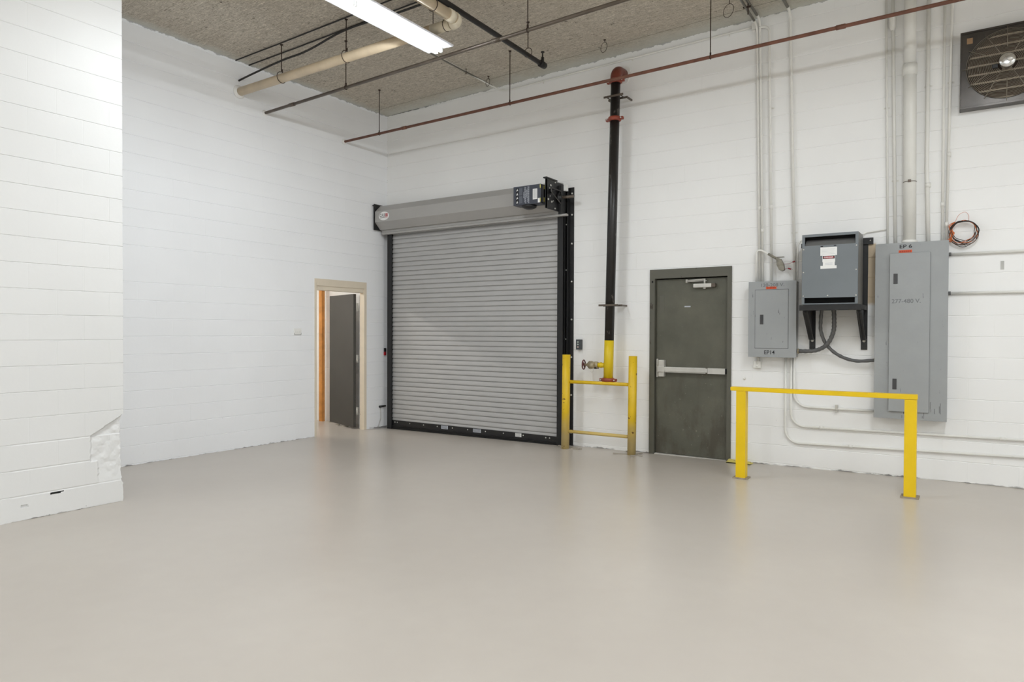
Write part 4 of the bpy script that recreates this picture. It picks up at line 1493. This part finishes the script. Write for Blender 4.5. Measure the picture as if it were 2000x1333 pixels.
# push-button station
pbn = thing('button_station', 'small dark three-button control station beside the shutter guide', 'control', (3.48, 0, 1.22))
MB().box(3.444, 3.516, -0.05, 0, 1.225, 1.357, 0.004).build('case', simple('dark_grey_case', (70, 74, 76), 0.5), pbn)
for z, c in ((1.322, (190, 200, 190)), (1.291, (186, 196, 190)), (1.258, (196, 176, 172))):
    MB().lathe((3.474, -0.05, z), (0, -1, 0), [(0, 0.011), (0.006, 0.010), (0.008, 0.0)], 14).build('button', simple('button_%d' % int(z * 1000), c, 0.4), pbn)

# photo-eye on left guide and chain handle
pe = thing('photo_eye', 'small dark sensor with a red lens on the left shutter guide', 'sensor', (0.03, -0.04, 1.1))
MB().box(0.001, 0.03, -0.075, -0.045, 1.13, 1.19, 0.003).build('housing', M['black'], pe)
MB().box(0.001, 0.03, -0.078, -0.045, 1.075, 1.13, 0.005).build('lens', M['red'], pe)
hc = thing('hoist_handle', 'short black bar with a dangling chain low on the wall by the shutter', 'handle', (0.02, -0.12, 0.27))
MB().tube([(0.018, -0.185, 0.268), (0.03, -0.06, 0.272)], 0.014, 12, rf=lambda t: 0.018 - 0.006 * t).build('bar', M['black'], hc)
m = MB()
pth = [(0.012, -0.158, 0.25), (0.012, -0.150, 0.16), (0.012, -0.152, 0.08), (0.012, -0.175, 0.02), (0.013, -0.215, floor_z(0, -.2) + 0.006)]
sp_ = smooth_path(pth, 5)
for i in range(len(sp_) - 1):
    a, b = sp_[i], sp_[i + 1]
    m.torus((a + b) / 2, (1, 0, 0.3) if i % 2 else (0.2, 1, 0), 0.008, 0.0022, 10, 5)
m.build('chain', M['steel'], hc)

# grey fastening mark by the right conduits
o = MB().box(7.966, 7.994, -0.004, 0, 2.06, 2.14).build('wall_scar', simple('grey_scar', (186, 186, 182), 0.6), origin=(7.98, 0, 2.1))
tag(o, 'small grey patch on the wall under the sideways conduits', 'patch')

# wire coil
wc = thing('wire_coil', 'coil of black, orange and brown wires hanging beside the EP6 panel', 'wire coil', (7.66, -0.03, 2.44))
cmats = ['cable', 'owire', 'cable', 'bwire', 'owire', 'cable', 'bwire', 'cable']
for k in range(8):
    m = MB()
    pts = []
    R = 0.112 + 0.004 * (k - 4)
    ph = random.random() * 6
    for i in range(49):
        a = 2 * pi * i / 48 * 1.02
        rr = R + 0.006 * sin(3 * a + ph) + 0.003 * sin(7 * a + ph)
        sq = 1.0 - 0.04 * cos(2 * a)
        pts.append((7.672 + rr * cos(a) * sq, -0.045 - 0.022 * sin(a + ph) * 0.5 - 0.01 * (k % 3), 2.445 + rr * sin(a) * 0.97 - 0.004 * k))
    m.tube(pts, 0.0032, 6)
    m.build('wire', M[cmats[k]], wc)
m = MB()
for k in range(5):
    m.tube(smooth_path([(7.545, -0.02, 2.36), (7.575 - 0.008 * k, -0.05, 2.345 + 0.004 * k), (7.572 + 0.006 * k, -0.06, 2.42), (7.552 + 0.006 * k, -0.055, 2.50 - 0.01 * k), (7.60, -0.05, 2.535)], 8), 0.0034, 6)
m.build('wire_bundle', M['owire'], wc)
m = MB().tube(smooth_path([(7.60, -0.03, 2.53), (7.63, -0.03, 2.60), (7.68, -0.03, 2.625), (7.71, -0.03, 2.59), (7.712, -0.03, 2.54)], 8), 0.0016, 6)
m.build('tie_wire', M['owire'], wc)
m = MB().tube(smooth_path([(7.60, -0.05, 2.37), (7.66, -0.055, 2.335), (7.71, -0.05, 2.33)], 6), 0.003, 6)
m.tube(smooth_path([(7.60, -0.045, 2.36), (7.65, -0.055, 2.325), (7.69, -0.05, 2.300)], 6), 0.003, 6)
m.split('wire_end', M['cable'], wc)

# ------------------------------------------------------------------ exhaust fan
fn = thing('exhaust_fan', 'square metal wall exhaust fan with round wire guard and silver motor', 'fan', (7.993, 0, 3.96))
FX0, FX1, FZ0, FZ1 = 7.628, 8.358, 3.594, 4.324
fcx, fcz, FR = (FX0 + FX1) / 2, 3.965, 0.318
m = MB()
FY = -0.10
n = 64
ring = [m.bm.verts.new((fcx + FR * cos(2 * pi * k / n), FY + 0.0, fcz + FR * sin(2 * pi * k / n))) for k in range(n)]
ring2 = [m.bm.verts.new((fcx + (FR - 0.012) * cos(2 * pi * k / n), FY + 0.035, fcz + (FR - 0.012) * sin(2 * pi * k / n))) for k in range(n)]
sq = []
for k in range(n):
    a = 2 * pi * k / n
    c_, s_ = cos(a), sin(a)
    q = max(abs(c_), abs(s_))
    zz = fcz + s_ / q * 0.365
    zz = FZ0 + (zz - (fcz - 0.365)) * (FZ1 - FZ0) / 0.73
    sq.append(m.bm.verts.new((fcx + c_ / q * 0.365, FY, zz)))
for k in range(n):
    k2 = (k + 1) % n
    m.bm.faces.new((ring[k], ring[k2], sq[k2], sq[k]))
    m.bm.faces.new((ring[k], ring2[k], ring2[k2], ring[k2])).smooth = True
# sides
m.box(FX0, FX0 + 0.004, FY, 0, FZ0, FZ1)
m.box(FX1 - 0.004, FX1, FY, 0, FZ0, FZ1)
m.box(FX0, FX1, FY, 0, FZ0, FZ0 + 0.004)
m.box(FX0, FX1, FY, 0, FZ1 - 0.004, FZ1)
m.box(FX0, FX1, FY - 0.012, FY, FZ0, FZ0 + 0.022, 0.002)
m.box(FX0, FX1, FY - 0.012, FY, FZ1 - 0.016, FZ1, 0.002)
m.box(FX0, FX0 + 0.010, FY - 0.010, FY, FZ0, FZ1, 0.002)
m.build('fan_panel', M['galv'], fn, recalc=False)
m = MB()
m.box(FX0 + 0.01, FX1 - 0.01, -0.012, -0.002, FZ0 + 0.01, FZ1 - 0.01)
m.build('back_plate', M['louver'], fn)
for k in range(8):
    z = FZ0 + 0.075 + k * 0.083
    m = MB().prism([(-0.060, z), (-0.056, z - 0.010), (-0.015, z + 0.060), (-0.017, z + 0.066)], 0, FX0 + 0.02, FX1 - 0.02)
    lv = m.build('louver', M['louver'], fn)
    MB().box(FX0 + 0.03, FX1 - 0.03, -0.064, -0.059, z - 0.012, z + 0.003).build('louver_lip', M['louver_edge'], lv)
m = MB()
for k in range(20):
    R = 0.085 + k * 0.0122
    m.torus((fcx, FY - 0.045 + 0.030 * (k / 19.0) ** 2, fcz), (0, 1, 0), R, 0.0021, 48, 4)
m.build('wire_guard', M['grille'], fn)
m = MB()
for k in range(12):
    a = radians(30 * k)
    r0 = 0.05 if k % 3 == 0 else 0.14
    r0 = 0.05 if k % 2 == 0 else 0.14
    m.tube([(fcx + r0 * cos(a), FY - 0.048, fcz + r0 * sin(a)), (fcx + 0.22 * cos(a), FY - 0.040, fcz + 0.22 * sin(a)), (fcx + 0.345 * cos(a), FY - 0.006, fcz + 0.345 * sin(a))], 0.003, 6)
m.build('guard_spoke', M['grille'], fn)
m = MB().lathe((fcx, FY + 0.02, fcz + 0.01), (0, -1, 0), [(0, 0.05), (0.01, 0.066), (0.085, 0.066), (0.098, 0.060), (0.102, 0.03), (0.102, 0)], 28)
mo = m.build('motor', M['chrome'], fn)
MB().lathe((fcx + 0.02, FY - 0.083, fcz + 0.02), (0, -1, 0), [(0, 0.026), (0.004, 0.026), (0.004, 0)], 20).build('motor_badge', M['bolt'], mo)
MB().box(fcx - 0.115, fcx - 0.07, FY - 0.07, FY - 0.02, fcz - 0.045, fcz - 0.01, 0.004).build('wiring_box', M['black'], fn)
MB().box(FX0 + 0.052, FX0 + 0.098, FY - 0.0015, FY, FZ1 - 0.115, FZ1 - 0.060).build('maker_sticker', simple('tan_sticker', (150, 120, 88), 0.6), fn)

# ------------------------------------------------------------------ overhead pipes
def rod(m, x, y, z0, r=0.0055):
    m.cyl((x, y, z0), (x, y, ceil_z(x)), r, 8)
    m.lathe((x, y, ceil_z(x) - 0.012), (0, 0, 1), [(0, 0.012), (0.012, 0.020)], 10)

def p1z(x):
    return 4.262 + 0.0085 * x
p1 = thing('sprinkler_pipe', 'thin rusty red sprinkler pipe crossing in front of the back wall', 'pipe', (0, -0.902, 4.262))
MB().tube([(0.0, -0.902, p1z(0)), (5, -0.902, p1z(5)), (12, -0.902, p1z(12))], 0.0175, 12).build('pipe_run', M['rust_pipe'], p1)
for x in (0.722, 2.962, 5.470, 7.9):
    m = MB()
    rod(m, x, -0.902, p1z(x) + 0.03)
    m.torus((x, -0.902, p1z(x)), (1, 0, 0), 0.022, 0.0035, 18, 6)
    m.cyl((x, -0.902, p1z(x) + 0.018), (x, -0.902, p1z(x) + 0.045), 0.009, 8)
    m.build('hanger_rod', M['rod'], p1)
m = MB()
for x in (1.2, 6.7):
    m.cyl((x - 0.04, -0.902, p1z(x)), (x + 0.04, -0.902, p1z(x)), 0.0225, 12)
m.split('coupling', M['rust_pipe'], p1)
MB().lathe((0, -0.902, 4.262), (1, 0, 0), [(0, 0.042), (0.008, 0.040), (0.02, 0.022)], 16).build('wall_collar', M['wall_plain'], p1)

def p2z(x):
    return 4.318 + 0.023 * x
p2 = thing('sprinkler_pipe', 'dull grey-brown sprinkler pipe passing just beyond the glowing strip light', 'pipe', (0, -2.273, 4.318))
MB().tube([(0.0, -2.273, p2z(0)), (4, -2.273, p2z(4)), (9, -2.273, p2z(9))], 0.0185, 12).build('pipe_run', M['grey_pipe'], p2)
for x in (1.535, 4.10):
    m = MB()
    rod(m, x, -2.273, p2z(x) + 0.03)
    m.torus((x, -2.273, p2z(x)), (1, 0, 0), 0.024, 0.004, 18, 6)
    m.cyl((x, -2.273, p2z(x) + 0.018), (x, -2.273, p2z(x) + 0.055), 0.011, 8)
    m.build('hanger_rod', M['rod'], p2)
m = MB()
for x in (0.55, 3.72):
    m.cyl((x - 0.05, -2.273, p2z(x)), (x + 0.05, -2.273, p2z(x)), 0.023, 12)
m.split('coupling', M['grey_pipe'], p2)
m = MB().lathe((0, -2.273, 4.318), (1, 0, 0), [(0, 0.040), (0.008, 0.038), (0.02, 0.022)], 16)
m.build('wall_collar', M['wall_plain'], p2)

# tan drain pipe with elbow
PR = 0.052
def pz(x):
    return 4.484 + 0.003 * x
dp = thing('drain_pipe', 'thick tan plastic drain pipe running from the wall to an elbow behind the strip light', 'pipe', (0, -2.652, 4.484))
MB().tube([(0, -2.652, pz(0)), (1.5, -2.652, pz(1.5)), (3.20, -2.652, pz(3.2))], PR, 22).build('pipe_run', M['pvc'], dp)
el = []
for k in range(13):
    a = radians(90 * k / 12)
    el.append((3.46 + 0.09 * sin(a), -2.652 - 0.09 * (1 - cos(a)), pz(3.4)))
MB().tube([(3.20, -2.652, pz(3.2)), (3.44, -2.652, pz(3.4))], PR + 0.001, 22).build('pale_section', M['pvc_lit'], dp)
MB().tube(el, PR + 0.008, 22).build('elbow', M['pvc_lit'], dp)
MB().tube([(3.55, -2.742, pz(3.5)), (3.55, -6.5, pz(3.5) + 0.02)], PR, 22).build('return_pipe', M['pvc'], dp)
m = MB().lathe((3.55, -2.76, pz(3.5)), (0, -1, 0), [(0, PR + 0.008), (0.08, PR + 0.008), (0.08, PR)], 22)
m.build('hub', M['pvc_lit'], dp)
for (x, y) in ((0.838, -2.652), (1.953, -2.652)):
    m = MB()
    rod(m, x, y, pz(x) + 0.085)
    m.torus((x, y, pz(x) + 0.012), (1, 0, 0), PR + 0.014, 0.004, 24, 6)
    m.torus((x + 0.015, y, pz(x) + 0.085), (0.6, 1, 0), 0.018, 0.004, 14, 6)
    m.build('hanger_rod', M['rod'], dp)
for (x, y) in ((3.38, -2.652), (3.55, -3.05)):
    m = MB()
    rod(m, x, y, pz(x) + 0.06)
    m.torus((x, y, pz(x)), (1, 0, 0) if y > -2.7 else (0, 1, 0), PR + 0.004, 0.0035, 24, 6)
    m.build('hanger_rod', M['rod'], dp)
MB().lathe((0, -2.652, 4.484), (1, 0, 0), [(0, 0.085), (0.010, 0.080), (0.03, 0.056)], 20).build('wall_collar', M['wall_plain'], dp)

# black pipe above it ending in a plugged tee
bp = thing('black_iron_pipe', 'black iron pipe under the deck ending in a capped fitting near the back wall', 'pipe', (3.55, -1.14, 4.58))
MB().tube([(3.556, -1.14, 4.575), (3.58, -6.5, 4.60)], 0.027, 16).build('pipe_run', M['black_duct'], bp)
m = MB().lathe((3.556, -1.05, 4.575), (0, -1, 0), [(0, 0.0), (0, 0.026), (0.006, 0.038), (0.10, 0.040), (0.11, 0.03)], 18)
m.cyl((3.556, -1.10, 4.60), (3.556, -1.10, 4.66), 0.018, 10)
m.lathe((3.556, -1.10, 4.66), UP, [(0, 0.008), (0.05, 0.008), (0.055, 0.022), (0.065, 0.022), (0.07, 0.0)], 10)
m.build('capped_tee', M['black_duct'], bp)
m = MB()
rod(m, 3.558, -1.42, 4.66)
m.torus((3.558, -1.42, 4.605), (0, 1, 0), 0.052, 0.004, 22, 6)
m.build('hanger_rod', M['rod'], bp)

# sagging black cable and two wires tight under the deck
m = MB().tube(smooth_path([(0, -2.655, 4.628), (0.25, -2.652, 4.655), (0.838, -2.652, 4.70), (1.3, -2.65, 4.715), (1.953, -2.652, 4.80), (2.7, -2.65, 4.79), (3.3, -2.65, 4.80), (4.2, -2.65, 4.86)], 8), 0.012, 10)
o = m.build('black_cable', M['cable'], origin=(0, -2.65, 4.63))
tag(o, 'sagging black cable looped between rods above the tan drain pipe', 'cable')
for y, yl_, lab in ((-2.70, 0.0, 'dark wire stretched tight under the deck, the one further from the back wall'), (-2.51, 0.0, 'dark wire stretched tight under the deck, the one nearer the back wall')):
    m = MB().tube([(0, y, 4.868), (0.9, y, cz(0.9) - 0.012), (2.0, y, cz(2.0) - 0.012), (5.0, y, cz(5.0) - 0.02)], 0.0075, 8)
    o = m.build('deck_wire', M['cable'], origin=(0, y, 4.868))
    tag(o, lab, 'wire')
# flat straps beyond the strip light
for (y, z, lab) in ((-3.05, 4.80, 'dark flat bar beyond the strip light, lower of the pair under the deck'),):
    m = MB().box(2.6, 4.6, y - 0.02, y + 0.02, z, z + 0.012)
    o = m.build('flat_bar', M['rod'], origin=(3.6, y, z))
    tag(o, 'dark flat bar under the deck beyond the strip light', 'bar')

# wire loops left hanging from the deck
for (x, y, R, ln, lab) in ((2.27, -0.40, 0.052, 0.03, 'empty wire loop hanging from the deck beside the thin conduit'),
                           (4.06, -0.50, 0.058, 0.03, 'empty wire loop hanging from the deck above the standpipe elbow'),
                           (5.590, -0.66, 0.068, 0.07, 'empty wire loop hanging from the deck near the EP14 conduits')):
    m = MB()
    zc = cz(x)
    m.cyl((x, y, zc - ln), (x, y, zc), 0.004, 8)
    m.lathe((x, y, zc - 0.008), UP, [(0, 0.010), (0.008, 0.018)], 8)
    m.torus((x - 0.01, y, zc - ln - R), (0.45, 1, 0), R, 0.003, 30, 6)
    o = m.build('wire_loop', M['rod'], origin=(x, y, zc))
    tag(o, lab, 'wire loop')
m = MB()
x, y = 2.19, -0.79
m.cyl((x, y, cz(x) - 0.055), (x, y, cz(x)), 0.004, 8)
m.torus((x, y, cz(x) - 0.055), (0, 1, 0), 0.016, 0.003, 14, 6)
o = m.build('conduit_hanger', M['rod'], origin=(x, y, cz(x)))
tag(o, 'short hanger rod holding the thin conduit under the deck', 'hanger')
m = MB()
x, y = 5.74, -0.50
m.cyl((x, y, cz(x) - 0.16), (x, y, cz(x)), 0.007, 8)
m.box(x - 0.05, x + 0.03, y - 0.012, y + 0.012, cz(x) - 0.085, cz(x) - 0.073)
o = m.build('conduit_hanger', M['rod'], origin=(x, y, cz(x)))
tag(o, 'dark hanger rod clamped to the two bare conduits under the deck', 'hanger')
